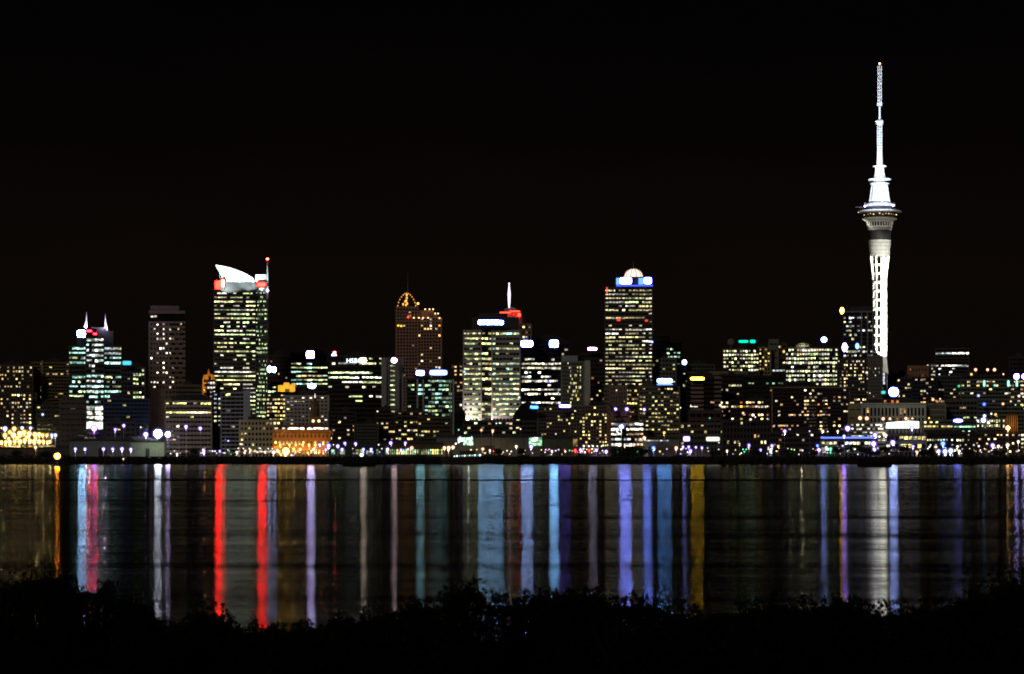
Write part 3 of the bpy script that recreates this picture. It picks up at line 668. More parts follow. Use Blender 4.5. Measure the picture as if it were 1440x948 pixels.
MB().box(-17.5*s, -12*s, .5, 1.9, Z(400), Z(391)).box(14*s, 21*s, .5, 1.9, Z(400), Z(391)).build('neon_panel', emat('blue_neon', (.16, .42, 1), 1.6), r)
sign(None, 872, 888, 391, 399.5, Y-2, (.20, .25, 1), 28, BLUE, 6, 'wide violet-blue sign on the left of the blue crown')
sign(None, 906, 916, 391, 399.5, Y-2, (.14, .24, 1), 20, BLUE, 6, 'square blue-white sign on the right of the blue crown')
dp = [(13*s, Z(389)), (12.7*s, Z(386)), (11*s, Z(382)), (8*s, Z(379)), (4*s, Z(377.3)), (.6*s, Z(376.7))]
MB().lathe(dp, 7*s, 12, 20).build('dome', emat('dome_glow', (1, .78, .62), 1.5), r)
rb_ = MB()
for k in range(10):
    a = math.pi*2*k/10
    for i in range(len(dp)-1):
        rb_.tube((7*s+dp[i][0]*1.01*math.cos(a), 12+dp[i][0]*1.01*math.sin(a), dp[i][1]), (7*s+dp[i+1][0]*1.01*math.cos(a), 12+dp[i+1][0]*1.01*math.sin(a), dp[i+1][1]), .3, n=4)
rb_.build('dome_rib', pmat('facade', (.5, .3, .2), .7), r)
MB().tube((7*s, 12, Z(377)), (7*s, 12, Z(366)), .3, .12).build('mast', POLE, r)
for px, py, w_, h_ in ((-14, 449.5, 5, 4), (-30.5, 408, 2, 8), (25, 451, 4, 2.5)): window(r, px*s, -.55, Z(py), w_*s, h_*s, emat('red_neon', (1, .05, .03), 1.6), 'red_light')
MB().ball((33*s, -1, Z(481)), .8).build('lamp', emat('blue_lamp', (.2, .3, 1), 5), r)

bld('black tower with angled roofline right of the blue-crowned tower', 918, 942, 470, 500, 2300, (.018, .018, .018), 6, 5, .0, ('te',), 1, roof=False)
bld('black shoulder tower with green-white windows right of the blue-crowned tower', 937, 957, 482, 515, 2290, (.022, .022, .022), 5.2, 4, lambda f, b: .85 if f > 0 else 0, ('te', 'gr', 'gw'), 1.3, oh=.72, roof=False)
bld('grey grid block with sparse yellow rooms below the black towers', 917, 950, 503, 540, 2210, (.16, .16, .12), 5.8, 7, .15, ('ye', 'gw'), .9, oh=.6)
bld('wide greenish-black grid office with a small blue roof lamp', 948, 1004, 512, 545, 2230, (.09, .11, .07), 5.2, 14, .03, ('gw',), .6, oh=.7, ov=.6)
sign(None, 959.5, 965.5, 506.5, 513, 2226, (.3, .35, 1), 9, BLUE, 4, 'small tilted blue lamp sign above the greenish-black grid office', round_=True)
r = bld('olive grid office with a bright pink-and-blue roof sign', 899, 955, 543, 607, 2050, (.17, .16, .10), 5.5, 13, lambda f, b: [.35, .3, .8, .6, .8, .6, .8, .55, .6, .8, .9, .9][min(f, 11)]*.8, ('ye', 'yw', 'wm'), 1.0, oh=.7, ov=.42, phrase='the olive grid office')
MB().prism([(-28*2050/F, 0), (-6*2050/F, 0), (-14*2050/F, 12*2050/F)], 2, 14).build('gable', pmat('facade', (.10, .09, .08), .8), r).location.z = wz(543, 2050)-r['_z']
sign(None, 924.5, 945, 533, 538.5, 2046, (.14, .42, 1), 12, (.35, .35, 1), 4, 'bright sign with pink left end on the olive grid office')
sign(None, 924, 946, 540.6, 541.4, 2046, (.4, .7, 1), 2, BLUE, 1.5, 'thin blue strip beneath the olive grid office sign')
Y = 2030
bld('open lit building frame of bright white floors behind the dock crane', 857, 905, 592, 627, 2030, (.20, .20, .18), 6.6, 8, .97, ('cw', 'wh', 'pk', 'wm'), 2.3, 'construction_building', oh=.93, ov=.6, ribbon=True, roof=False, phrase='the bright open-framed building')
bld('pink brick block behind the pair of violet lamps', 862, 884, 579, 592, 2060, (.42, .22, .17), 9, 2, 0, ('wm',), .5, ov=.2, roof=False)
bld('dark office with amber floors between the pink brick block and the crown tower', 876, 900, 545, 590, 2140, (.14, .09, .035), 5.8, 6, lambda f, b: .8 if f < 4 else .3, ('ye', 'wm'), 1.3, ribbon=True)
# yellow-signed tower
Y = 2130; s = Y/F
r = bld('brown rounded-top tower with a yellow neon bar and banded balconies', 966, 1005, 530, 590, Y, (.025, .016, .012), 6, 6, .04, ('or',), .7, roof=False, pier=False, phrase='the yellow-barred tower')
m_ = MB()
for k in range(7): m_.box(-14*s, 4*s, -1, -.4, wz(541.5+k*6, Y)-r['_z'], wz(538.3+k*6, Y)-r['_z'])
m_.build('balcony_band', pmat('facade', (.34, .22, .18), .8), r)
MB().prism([(-19.5*s, 0), (19.5*s, 0), (14*s, 6*s), (3*s, 8*s), (-12*s, 5*s)], .5, 18).build('rounded_top', pmat('facade', (.05, .03, .02), .8), r).location.z = wz(530.3, Y)-r['_z']
sign(None, 971, 990, 531, 534.3, Y-2, (1, .62, .02), 8, (1, .45, .0), 1.5, 'yellow neon bar on the brown rounded-top tower')
for a, b in ((971, 981),): window(r, ((a+b)/2-985.5)*s, -.8, wz(571, Y)-r['_z'], (b-a)*s, 3*s, wmat('wh', 2.2))
bld('brown banded wing with pale sills right of the yellow-barred tower', 1005, 1014, 530, 580, 2128, (.26, .2, .15), 6, 2, .1, ('ye',), 1.0, roof=False, pier=False)
bld('dark tower with bright corner windows right of the yellow-barred tower', 1013, 1047, 526, 585, 2160, (.035, .025, .02), 6, 9, lambda f, b: {0: 0, 1: 0, 2: .9 if b > 2 else 0, 3: .45, 4: .6 if b < 2 else .1, 5: .35}.get(f, .3), ('wh', 'yw', 'or'), 1.8, oh=.75)
bld('long beige parapet block behind the dark corner-windowed tower', 1000, 1048, 522, 530, 2200, (.25, .2, .14), 8, 3, 0, ('wm',), .5, ov=.2, roof=False)
bld('brick block with three rows of orange windows mid-right', 1028, 1082, 562, 600, 2070, (.05, .03, .022), 5.6, 13, lambda f, b: [.7 if 3 < b < 11 else .1, .95, .1, .35, .2, .1][min(f, 5)], ('or', 'pk', 'wm'), 1.9, 'apartment_building', oh=.75)
bld('hillside office with full rows of white windows beneath the green sign', 1017, 1067, 490, 523, 2330, (.13, .10, .06), 5.3, 13, lambda f, b: .82 if f not in (6, 7) else .3, ('yw', 'wh', 'gw'), 2.0, oh=.68, ov=.5)
bld('beige wing with fainter windows right of the green-signed office', 1067, 1083, 488, 523, 2334, (.34, .27, .12), 5.3, 4, .45, ('ye', 'wm'), 1.1, oh=.6, ov=.5)
sign(None, 1039, 1052, 479, 482, 2325, (.0, .9, .45), 2, (0, .5, .3), .8, 'longer green sign bar on the hillside office roof')
sign(None, 1055, 1062, 478.5, 482.5, 2325, (.0, .9, .5), 2, (0, .5, .3), .8, 'shorter green sign piece right of the green bar')
tag(MB().ball((wx(1029, 2330), 2336, wz(481, 2330)), 3.2, 14, 8, sy=.5).tube((wx(1029, 2330), 2336, wz(485, 2330)), (wx(1029, 2330), 2336, wz(491, 2330)), .4).build('satellite_dish', pmat('facade', (.25, .22, .18), .8)), 'grey rounded satellite dish on the roof left of the green sign', 'satellite dish')
bld('grey angular plant block on the ridge between the green sign and the bright grid', 1082, 1094, 477, 500, 2340, (.22, .22, .18), 9, 2, 0, ('wm',), .5, ov=.2, roof=False)
bld('dark plant block right of the grey angular one on the ridge', 1093, 1105, 481, 505, 2342, (.08, .06, .04), 9, 2, 0.1, ('ye',), 1, ov=.3, roof=False)
bld('row of white lit shopfront windows wedged left of the bright grid office', 1086, 1106, 518, 526, 2300, (.05, .05, .05), 5, 4, 1, ('cw',), 2.4, ribbon=True, roof=False, ov=.7)
Y = 2180
r = bld('bright grid office packed with white windows and a small lit dome', 1105, 1178, 488, 548, Y, (.045, .04, .035), 5.9, 19, lambda f, b: [.8, .85, .9, .92, .25 if b < 10 else .6, .85, .93, .93, .6 if b > 9 else .1, .4 if b < 5 else .1][min(f, 9)], ('wh', 'gw', 'yw', 'gw'), 2.0, oh=.72, ov=.55, roof=False, cap=99, phrase='the bright grid office')
s = Y/F
MB().lathe([(11*s, 0), (10.5*s, 3*s), (7*s, 5.5*s), (2*s, 7*s)], -12*s, 8, 16).build('dome', pmat('facade', (.6, .58, .4), .7), r).location.z = wz(488, Y)-r['_z']
point(1128, 484, Y-4, 1500, (1, .95, .7))
sign(None, 1155, 1162.5, 474.5, 481.5, Y, (.22, .36, 1), 13, BLUE, 5, 'blue round lamp sign on a post above the bright grid office', 'round_sign', round_=True)
bld('wide black flat office with one dim green row', 1044, 1102, 528, 566, 2120, (.012, .012, .012), 6.2, 14, lambda f, b: .75 if f == 1 and b > 1 else 0, ('gr', 'gw'), .7, roof=False, ov=.35)
Y = 2050; s = Y/F
r = bld('wide dark slab building with thin bright roofline and warm scattered rooms', 1083, 1193, 545.5, 607, Y, (.04, .025, .02), 4.85, 30, pat(.24, {9: .08}, {k: 1.9 for k in (12, 13, 14, 19, 20, 26, 27)}, 31), ('wm', 'pk', 'wm', 'or'), 1.6, 'apartment_building', oh=.8, ov=.55, roof=False, cap=99, phrase='the wide dark slab building')
m_ = MB().box(-55.5*s, 55.5*s, -1.4, 2, wz(545.4, Y)-r['_z'], wz(544.2, Y)-r['_z']).box(-53*s, -51*s, -1.2, -.5, 0, wz(546, Y)-r['_z'])
m_.build('roof_slab', pmat('facade', (.30, .24, .13), .8), r)
m_ = MB()
for a, b in ((1137, 1148), (1157, 1163)):
    for k in range(11): m_.box((a-1138)*s, (b-1138)*s, -1.5, -.5, wz(559+k*4.85+1.6, Y)-r['_z'], wz(559+k*4.85, Y)-r['_z'])
m_.build('balcony_band', pmat('facade', (.34, .32, .30), .8), r)
# violet oval lamp sign
sign(None, 1184.5, 1191, 483, 494.5, 2160, (.30, .16, 1), 18, PUR, 5, 'upright violet oval sign left of the dark glass tower', 'round_sign', round_=True)
sign(None, 1203, 1208, 483, 491, 2165, (.2, .5, 1), 3.5, BLUE, 1.5, 'upright blue oval sign on the dark glass tower base', 'round_sign', round_=True)
Y = 2240; s = Y/F
r = bld('dark glass tower with white frames left of the great needle tower', 1186, 1228, 437, 520, Y, (.045, .045, .06), 5.8, 11, lambda f, b: [.0, .75 if b < 7 else .3, .3, .55, .6, .5, .12, .0, .2, .45, .35, .2, .35, .3][min(f, 13)], ('yw', 'wh', 'cw'), 1.2, oh=.85, ov=.5, roof=False)
fr = pmat('facade', (.30, .31, .40), .7); zt = wz(437, Y)-r['_z']
MB().box(-17*s, 21.5*s, -1.3, -.6, zt-2.4*s, zt-.6*s).box(3.5*s, 5.2*s, -1.25, -.6, 0, zt-2*s).box(12*s, 13.6*s, -1.25, -.6, 0, zt-2*s).box(19.5*s, 21.3*s, -1.25, -.6, 0, zt-2*s).build('white_frame', fr, r)
MB().box(-12*s, 21*s, 3, 16, zt, zt+6*s).build('roof_storey', pmat('facade', (.06, .06, .06), .8), r)
sign(None, 1181.5, 1186.5, 433, 441.5, Y-6, (1, .58, .03), 9, (1, .4, .0), 3, 'amber oval lamp sign at the top left of the dark glass tower', 'round_sign', round_=True)
bld('tall apartment block with warm cell-like rooms left of the great tower', 1178, 1224, 505, 575, 2130, (.10, .085, .075), 4.7, 16, pat(.30, None, None, 33), ('wm', 'pk', 'yw', 'wm'), 1.6, 'apartment_building', oh=.65, ov=.55, phrase='the cell-windowed apartments')
bld('grey brick apartment block with tiny windows before the great tower shaft', 1222, 1240, 500, 567, 2115, (.19, .17, .15), 4.9, 7, .16, ('wh', 'wm'), 1.2, 'apartment_building', oh=.4, ov=.4)
r = bld('narrow dark block carrying a vertical lettered sign beside the tower base', 1238.5, 1246, 524, 567, 2118, (.03, .03, .04), 6, 2, .1, ('te',), 1, roof=False)
o = empty('vertical_sign', 1243, 2116, wz(533, 2116)); tag(o, 'vertical sign of small white-violet letters beside the great tower base', 'sign'); s = 2116/F
rg = random.Random(5)
for k in range(8): MB().box(-(.9+rg.random()*.8)*s, (.7+rg.random()*.9)*s, -.2, 0, (7.4-k*2.1)*s, (8.8-k*2.1-rg.random()*.4)*s).build('letter', emat('sign_letter', (.75, .75, 1), 1.6), o)
MB().box(-2.4*s, 2.4*s, .0, .5, -10*s, 9.5*s).build('backing', STEEL, o)
sign(None, 1239.5, 1245, 550, 554, 2115, (.1, .7, .6), 1.2, (.05, .3, .3), .6, 'small teal sign at the foot of the vertical lettered sign')
sign(None, 1250.5, 1263, 545.5, 557.5, 2090, (.32, .42, 1), 22, BLUE, 7, 'large round blazing blue-white sign at the foot of the great tower', 'round_sign', round_=True, halo_rim=1.6)
# pilastered building
Y = 2040; s = Y/F
r = bld('long pilastered classical building with tall fins right of the wide dark slab', 1213, 1300, 569, 598, Y, (.40, .42, .32), 13, 17, .10, ('or', 'wm'), 1.1, 'classical_building', oh=.55, ov=.8, roof=False, phrase='the pilastered building')
MB().box(-44.5*s, 44.5*s, -1.5, 3, wz(568.5, Y)-r['_z'], wz(566.8, Y)-r['_z']).build('cornice', pmat('facade', (.5, .5, .38), .8), r)
MB().box(-35*s, 34*s, 5, 14, wz(568, Y)-r['_z'], wz(561, Y)-r['_z']).build('attic_storey', pmat('facade', (.04, .035, .03), .8), r)
for x in (1255, 1262, 1245, 1322-5): window(r, (x-1256.5)*s, 4.8, wz(564.5, Y)-r['_z'], 3.4*s, 3.6*s, wmat('or', 1.3))
bld('blank olive wall block with faint lettering left of the pilastered building', 1194, 1213, 567, 595, 2045, (.26, .24, .12), 12, 2, 0, ('ye',), .6, ov=.12, roof=False)
bld('grey-green finned annexe right of the pilastered building', 1300, 1329, 567, 592, 2044, (.22, .23, .15), 7, 14, .03, ('wm',), .8, 'office_building', oh=.5, ov=.7)
bld('low black attic block with amber windows above the finned annexe', 1316, 1330, 560, 567, 2070, (.03, .025, .02), 6, 4, .8, ('or', 'wm'), 1.4, roof=False)
# right side
bld('small orange-brown concrete block on the skyline right of the great tower', 1278, 1304, 514, 530, 2300, (.40, .22, .12), 8, 6, .1, ('or',), .9, oh=.3, roof=False)
bld('dim grey block behind the foot of the great tower', 1249, 1279, 525, 545, 2320, (.15, .14, .15), 7, 7, .05, ('wm',), .8)
bld('dark block with pairs of warm windows right of the round blue sign', 1262, 1283, 531, 565, 2200, (.06, .05, .055), 5.3, 6, .34, ('wm', 'yw'), 1.4, 'apartment_building')
bld('dark navy block with a column of warm windows right of the great tower', 1283, 1317, 530, 568, 2180, (.03, .035, .06), 5.2, 9, pat(.22, {0: .5}, {3: 2.2, 4: 2.2, 8: 0, 0: 0}, 41), ('wm', 'yw', 'or'), 1.4, 'apartment_building', roof=False)
bld('grey and black balcony block between the navy block and the long hotel', 1316, 1352, 528, 565, 2190, (.09, .10, .09), 5.2, 9, .12, ('wm', 'gw', 'yw'), 1.0, 'apartment_building')
bld('squat skyline office with two brilliant white ribbon floors', 1316, 1362, 489.5, 530, 2340, (.085, .07, .055), 4.3, 12, lambda f, b: {0: 0, 1: 1, 2: 0, 3: 0, 4: 0, 5: .95, 6: .3}.get(f, .1), ('wh', 'cw'), 2.4, oh=.95, ov=.6, ribbon=True, roof=False)
bld('low lit terrace block left of the squat skyline office', 1303, 1318, 511, 530, 2350, (.06, .05, .04), 4.3, 5, lambda f, b: .9 if f in (0, 3) else .2, ('wh',), 1.8, ribbon=True, roof=False)
bld('dark ridge block under three peach lamps', 1348, 1405, 527, 560, 2250, (.05, .04, .035), 5.3, 14, .13, ('wm', 'pk'), 1.2, 'apartment_building', phrase='the dark ridge block')
bld('far dark block on the right-hand skyline', 1420, 1452, 501, 530, 2400, (.05, .03, .025), 6, 7, .02, ('or',), .6)
r = bld('long green-grey balconied hotel with warm rooms at the right edge', 1352, 1456, 533, 588, 2130, (.17, .20, .15), 5.4, 24, lambda f, b: [.45, .3, .1, .3, .12, .14, .1, .12, .1, .1][min(f, 9)], ('wm', 'pk', 'ye'), 1.5, 'hotel_building', oh=.85, ov=.5, roof=False, phrase='the green-grey balconied hotel')
sign(None, 1426, 1433, 526, 533.5, 2126, (.40, .35, 1), 12, PUR, 5, 'left of two touching violet-blue lamp signs above the balconied hotel', 'round_sign', round_=True)
sign(None, 1437, 1446, 526, 533.5, 2126, (.40, .35, 1), 12, PUR, 5, 'violet-blue lamp sign cut off by the right edge of view', 'round_sign', round_=True)
for i, x in enumerate((1384, 1418, 1430)):
    sign(None, x-1.2, x+1.2, 535.5, 543.5, 2126, (.25, .9, .75), 3.2, (.1, .5, .4), 1.2, ('leftmost', 'middle', 'rightmost')[i]+' upright teal light bar on the balconied hotel front', 'light_bar')
bld('grey warehouse block with few warm rooms below the balconied hotel', 1329, 1374, 562, 592, 2060, (.12, .12, .10), 6.4, 9, .12, ('or', 'wm', 'gw'), 1.2, roof=False)
Y = 2010; s = Y/F
bld('low terminal of amber ribbon windows right of the white canopy', 1299, 1340, 590, 612, Y, (.10, .09, .06), 5.4, 10, lambda f, b: [.4, .95, .1][min(f, 2)], ('ye', 'yw'), 1.8, oh=.85, ribbon=True, roof=False)
bld('low terminal with pale green ribbon floor beneath the blue oval sign', 1330, 1372, 596, 612, 2008, (.10, .11, .09), 6, 11, lambda f, b: .8 if f == 0 else .1, ('gw', 'gr'), 1.3, oh=.85, ribbon=True, roof=False)
bld('low terminal with vertical lit panes under the purple-white flood', 1374, 1413, 588, 606, 2006, (.10, .09, .07), 6.2, 12, lambda f, b: .75, ('gw', 'yw'), 1.5, oh=.6, ov=.7, roof=False)
sign(None, 1341, 1353.5, 589.7, 593.7, 2000, (.16, .18, 1), 9, (.05, .07, 1), 4, 'deep blue oval sign with white smear above the right terminals', round_=True, halo_rim=1.6)
Yv = 2004; s = Yv/F
o = empty('colonnade', 1423, Yv, 4.8); tag(o, 'orange floodlit colonnade of thin columns at the right', 'building')
for k in range(6): MB().box((-7+k*2.8)*s, (-6.1+k*2.8)*s, 0, .6, 0, wz(584, Yv)-4.8).build('column', pmat('facade', (.6, .35, .12), .8), o)
MB().box(-8*s, 8.5*s, -.3, 6, wz(584, Yv)-4.8, wz(581.5, Yv)-4.8).box(-7*s, 7.5*s, 4, 6, 0, wz(584, Yv)-4.8).build('wall', pmat('facade', (.06, .03, .015), .8), o)
point(1423, 596, Yv-5, 1100, (1, .45, .08))
# bright white canopy
Y = 1990; s = Y/F
o = empty('event_canopy', 1269, Y, 4.8); tag(o, 'blazing white tent canopy below the pilastered building', 'canopy')
MB().prism([(-23*s, wz(602, Y)-4.8), (23*s, wz(602, Y)-4.8), (23*s, wz(593, Y)-4.8), (8*s, wz(592, Y)-4.8), (-22*s, wz(594.5, Y)-4.8)], 0, 12).build('fabric_roof', emat('canopy_glow', (.93, .93, 1), 3.2), o)
for k in range(8): MB().box((-21+k*6)*s, (-20.4+k*6)*s, .5, .9, 0, wz(602, Y)-4.8).build('post', POLE, o)
# car park decks
Y = 2010
bld('open parking deck building with strips of white light under the orange lamps', 1193, 1246, 594, 622, Y, (.24, .24, .22), 5, 14, .7, ('cw', 'wh', 'gw', 'pk'), 1.7, 'parking_building', oh=.9, ov=.5, roof=False, phrase='the open parking deck')
# blue neon pavilion
Y = 1945; s = Y/F
r = bld('waterfront pavilion with a long blue neon line along its eave', 1155, 1232, 618, 638, Y, (.10, .10, .12), 8, 14, lambda f, b: .8 if f == 0 and (b < 4 or b > 6) else .15, ('cw', 'yw', 'gw'), 2.2, 'waterfront_pavilion', 'pavilion', oh=.8, ov=.65, roof=False, phrase='the blue-neon pavilion')
MB().box(-39*s, 39*s, -1.6, -.6, wz(616.6, Y)-r['_z'], wz(614.6, Y)-r['_z']).build('neon_line', emat('blue_neon', (.10, .16, 1), 2.6), r)
MB().box(-39.5*s, 39.5*s, -1.2, 10, wz(618.6, Y)-r['_z'], wz(613.5, Y)-r['_z']).build('roof_slab', pmat('facade', (.06, .06, .10), .8), r)
# front row right
bld('waterfront restaurant with big cream windows left of the blue quay lamp', 1246, 1302, 609, 637, 1960, (.12, .11, .09), 9, 9, lambda f, b: .75 if 3 <= b <= 7 else .15, ('ye', 'wh'), 1.9, 'waterfront_building', oh=.8, ov=.55, roof=False, phrase='the cream-windowed restaurant')
bld('long dark two-storey waterfront block with scattered green-white windows', 1303, 1371, 607, 637, 1965, (.03, .03, .03), 6.6, 18, lambda f, b: [.1, .5, .25, .65][min(f, 3)], ('gw', 'wh', 'yw'), 1.7, 'waterfront_building', oh=.6, ov=.45, roof=False, phrase='the dark two-storey block')
bld('waterfront block with stacked warm rows at the far right', 1372, 1448, 608, 637, 1970, (.08, .06, .05), 5.4, 18, .38, ('wm', 'pk', 'yw'), 1.7, 'waterfront_building', oh=.7, ov=.5, roof=False, phrase='the stacked warm waterfront block')
bld('dark low sheds block centre-right with a few lit panes', 1083, 1156, 607, 637, 1985, (.06, .055, .05), 6.5, 18, .07, ('wh', 'wm'), 1.0, 'waterfront_building', oh=.75, phrase='the low dark sheds')
bld('dark townhouses with narrow lit slots left of the low dark sheds', 1017, 1083, 590, 637, 1995, (.055, .045, .035), 8.2, 14, .16, ('pk', 'wm', 'ye'), 1.4, 'townhouse_row', 'building', oh=.5, ov=.6, roof=False, phrase='the dark townhouses')
bld('grey-beige low block behind the white box signs', 957, 1018, 594, 637, 2000, (.13, .12, .09), 7, 13, .10, ('ye', 'wm'), 1.0, oh=.7, ov=.5, roof=False, phrase='the grey-beige block')
bld('small maroon block stacked under the brown rounded-top tower', 970, 1014, 577, 600, 2060, (.10, .06, .05), 9, 5, .03, ('wm',), .6, roof=False)
sign(None, 961, 970, 614, 620.5, 1950, (.8, .8, 1), 2.2, PUR, 1.6, 'square white box sign above the gabled wharf shed')
sign(None, 993.5, 1011.5, 615, 620, 1950, (1, .96, .85), 2.2, (1, .9, .6), 1.2, 'long cream box sign on the right of the gabled wharf shed')

# apartment block with yellow windows
Y = 2000; s = Y/F
r = bld('grey-brown waterfront apartment block full of small yellow windows', 803, 858, 570, 632, Y, (.20, .155, .115), 4.75, 14, lambda f, b: .12 if f < 2 else (.42 if 3 < b < 13 else .1), ('ye', 'ye', 'wm'), 1.8, 'apartment_building', oh=.58, ov=.55, phrase='the yellow-windowed apartments', cap=99)
MB().box(r['_w']/2-5*s, r['_w']/2+.8, -1.2, -.55, 0, wz(571, Y)-r['_z']).build('blank_wall', pmat('facade', (.30, .17, .10), .8), r)
bld('dimmer wing of the yellow-windowed apartments to its left', 757, 803, 572, 632, 2003, (.15, .13, .11), 4.75, 12, lambda f, b: .22 if f < 9 else .05, ('ye', 'wm', 'pk'), 1.4, 'apartment_building', oh=.58, ov=.55)
sign(None, 786.5, 802.5, 569.5, 573, 1996, (.25, .18, 1), 6, (.12, .05, 1), 3, 'violet-blue bar sign on the roof of the dim apartment wing')
sign(None, 746, 756.5, 571, 574.8, 1996, (.1, .45, 1), 5, (.02, .2, 1), 2.5, 'cyan-blue bar sign on the black hill-shaped roof', cells=[(.2, .9, .2), (.2, .8, 0), (.2, .95, 0), (.2, .8, 0), (.2, .9, 0)])
o = MB().prism([(wx(720, 2015), wz(590, 2015)), (wx(758, 2015), wz(590, 2015)), (wx(752, 2015), wz(572, 2015)), (wx(744, 2015), wz(563, 2015)), (wx(733, 2015), wz(569, 2015)), (wx(724, 2015), wz(580, 2015))], 2015, 2030).build('domed_hall', pmat('dark_roof', (.008, .008, .008), .9))
tag(o, 'black hump-roofed hall left of the cyan-blue bar sign', 'building')
bld('long low office with a few warm rooms under the pale-banded tower', 652, 760, 591, 612, 2010, (.07, .07, .05), 6, 22, .14, ('pk', 'wm', 'gw'), 1.3, oh=.8, roof=False, phrase='the long low quay office')
# long wharf sheds
def shed(label, x0, x1, yt, Y, col, ribs=True, lit=None, name='wharf_shed', phrase=None, lampcol=None):
    s = Y/F; o = empty(name, (x0+x1)/2, Y, 4.7); w = (x1-x0)*s; h = wz(yt, Y)-4.7; tag(o, label, 'shed')
    MB().box(-w/2, w/2, 0, 16, 0, h*.86).build('wall', pmat('shed_cladding', col, .8), o)
    m = MB(); m.prism([(-w/2-.6, h*.86), (w/2+.6, h*.86), (w/2-1, h), (-w/2+1, h)], -.5, 16.5); m.build('roof', pmat('dark_roof', (.05, .05, .045), .7), o)
    if ribs:
        m = MB()
        for k in range(int(w/2.4)): m.box(-w/2+k*2.4, -w/2+k*2.4+.25, -.2, -.02, .1, h*.84)
        m.build('cladding_ribs', pmat('shed_cladding', tuple(c*.8 for c in col), .8), o)
    m = MB(); m.box(-w*.06, w*.06, -.22, .05, 0, h*.5); m.build('door', STEEL, o)
    if lit:
        for (a, b, y0, y1, c, st) in lit: window(o, ((a+b)/2-(x0+x1)/2)*s, -.3, wz((y0+y1)/2, Y)-4.7, (b-a)*s, (y1-y0)*s, wmat(c, st), 'lit_opening')
    if phrase: BL.append((x0, x1, phrase))
    return o
shed('long low shed with ribbed grey-green walls and one glowing doorway', 614, 760, 611, 1965, (.22, .24, .20), lit=[(644, 651, 614, 621, 'cw', 1.6), (652, 665, 614, 626, 'gr', 2.4), (744, 762, 614, 627, 'gr', 2.2), (748, 756, 615, 620, 'cw', 2.4)], phrase='the ribbed grey-green shed')
shed('green and pink panelled shed right of the ribbed grey-green shed', 760, 812, 613, 1968, (.13, .15, .09), lit=[(806, 812, 616, 628, 'wm', .5)])
gl = []
rg = random.Random(2)
for k in range(26):
    x = 542+k*3.15; gl.append((x, x+rg.uniform(1, 2.4), 632, 639, rg.choice(['gr', 'gw', 'ye', 'gr']), rg.uniform(.5, 1.5)))
shed('glass-fronted wharf arcade with glowing green-yellow columns of light', 540, 624, 622, 1945, (.16, .13, .07), lit=gl, phrase='the glowing wharf arcade')
gl = [(x, x+rg.uniform(2, 7), 633+rg.uniform(-1, 1), 639, rg.choice(['te', 'gr', 'gw']), rg.uniform(.25, .6)) for x in (466, 478, 500, 503, 515, 519, 529)]
shed('dim teal glazed ferry shed right of the orange terminal', 462, 540, 621, 1947, (.05, .08, .06), lit=gl, phrase='the dim teal ferry shed')
# left wharf sheds
Y = 1925; s = Y/F
o = shed('long dark-roofed wharf shed washed by six violet wall lamps', 98, 190, 617, Y, (.30, .36, .27), phrase='the long wharf shed')
shed('pale wharf shed with a hipped dark roof and bright right end wall', 184, 231, 619, 1922, (.42, .50, .38), phrase='the pale wharf shed')
o = empty('hipped_roof', 207, 1930, wz(622, 1930)); tag(o, 'large dark hipped roof between the wharf lamps and the blazing floods', 'roof'); 
MB().prism([(-42*s, -1*s), (24*s, -1*s), (12*s, 4*s), (-2*s, 9*s), (-22*s, 8*s)], 14, 26).build('tiling', pmat('dark_roof', (.035, .03, .035), .8), o)
o = empty('tent_roof', 121, 1960, wz(620, 1960)); tag(o, 'small beige pointed tent roof behind the long wharf shed', 'roof')
MB().lathe([(11*s, 0), (3.5*s, 3.4*s), (.4*s, 6.4*s)], 0, 0, 4, R(45)).build('fabric', pmat('facade', (.55, .42, .22), .8), o)
point(121, 613, 1938, 2400, (1, .8, .5)); 
# cargo yard wall, left
o = shed('long low cargo shed below the blazing yellow yard lights', 0-12, 60, 629, 1928, (.20, .17, .10), phrase='the cargo yard')
shed('small dark boatshed between the cargo shed and the long wharf shed', 60, 98, 628, 1930, (.10, .11, .08))
# ferry terminal, orange
Y = 1955; s = Y/F
r = empty('ferry_terminal', 424, Y, 4.7); tag(r, 'ornate orange floodlit ferry terminal with clock tower', 'building'); BL.append((384, 464, 'the orange ferry terminal'))
Z = lambda y: wz(y, Y)-4.7
om = pmat('sandstone', (.34, .20, .08), .8)
facade(r, -39*s, 39*s, 0, Z(603), 3, 14, Z(606), lambda f, b: [.0, .7, .9][min(f, 2)], ('ye', 'wm'), 2.0, .42, .55, om, pmat('sandstone_dark', (.12, .06, .03), .8), 22)
MB().box(-40*s, 40*s, -1.6, 23, Z(605.5), Z(604)).box(-39.8*s, 39.8*s, -1.2, -.4, Z(611), Z(610)).build('cornice', pmat('sandstone', (.46, .29, .12), .8), r)
ar = MB()
for cx in (-20.5, 37):
    n = 10
    for k in range(n):
        a0, a1 = math.pi*k/n, math.pi*(k+1)/n
        ar.tube((cx*s+7*s*math.cos(a0), -1.4, Z(612)+6*s*math.sin(a0)), (cx*s+7*s*math.cos(a1), -1.4, Z(612)+6*s*math.sin(a1)), .5, n=5)
ar.build('arch', pmat('sandstone', (.46, .29, .12), .8), r)
MB().prism([(-41*s, 0), (41*s, 0), (36*s, 6*s), (-35*s, 6*s)], -1, 22).build('roof', pmat('tiled_roof', (.07, .025, .02), .8), r).location.z = Z(604)
for a, b in ((-38, -33), (-27, -23), (-19, -4), (-2, 3.5), (8, 16), (17, 31), (32, 38)): window(r, (a+b)/2*s, -1.3, Z(602.6), (b-a)*s, 2.6*s, wmat('wh', 2.4))
ct = MB(); cx = 19*s
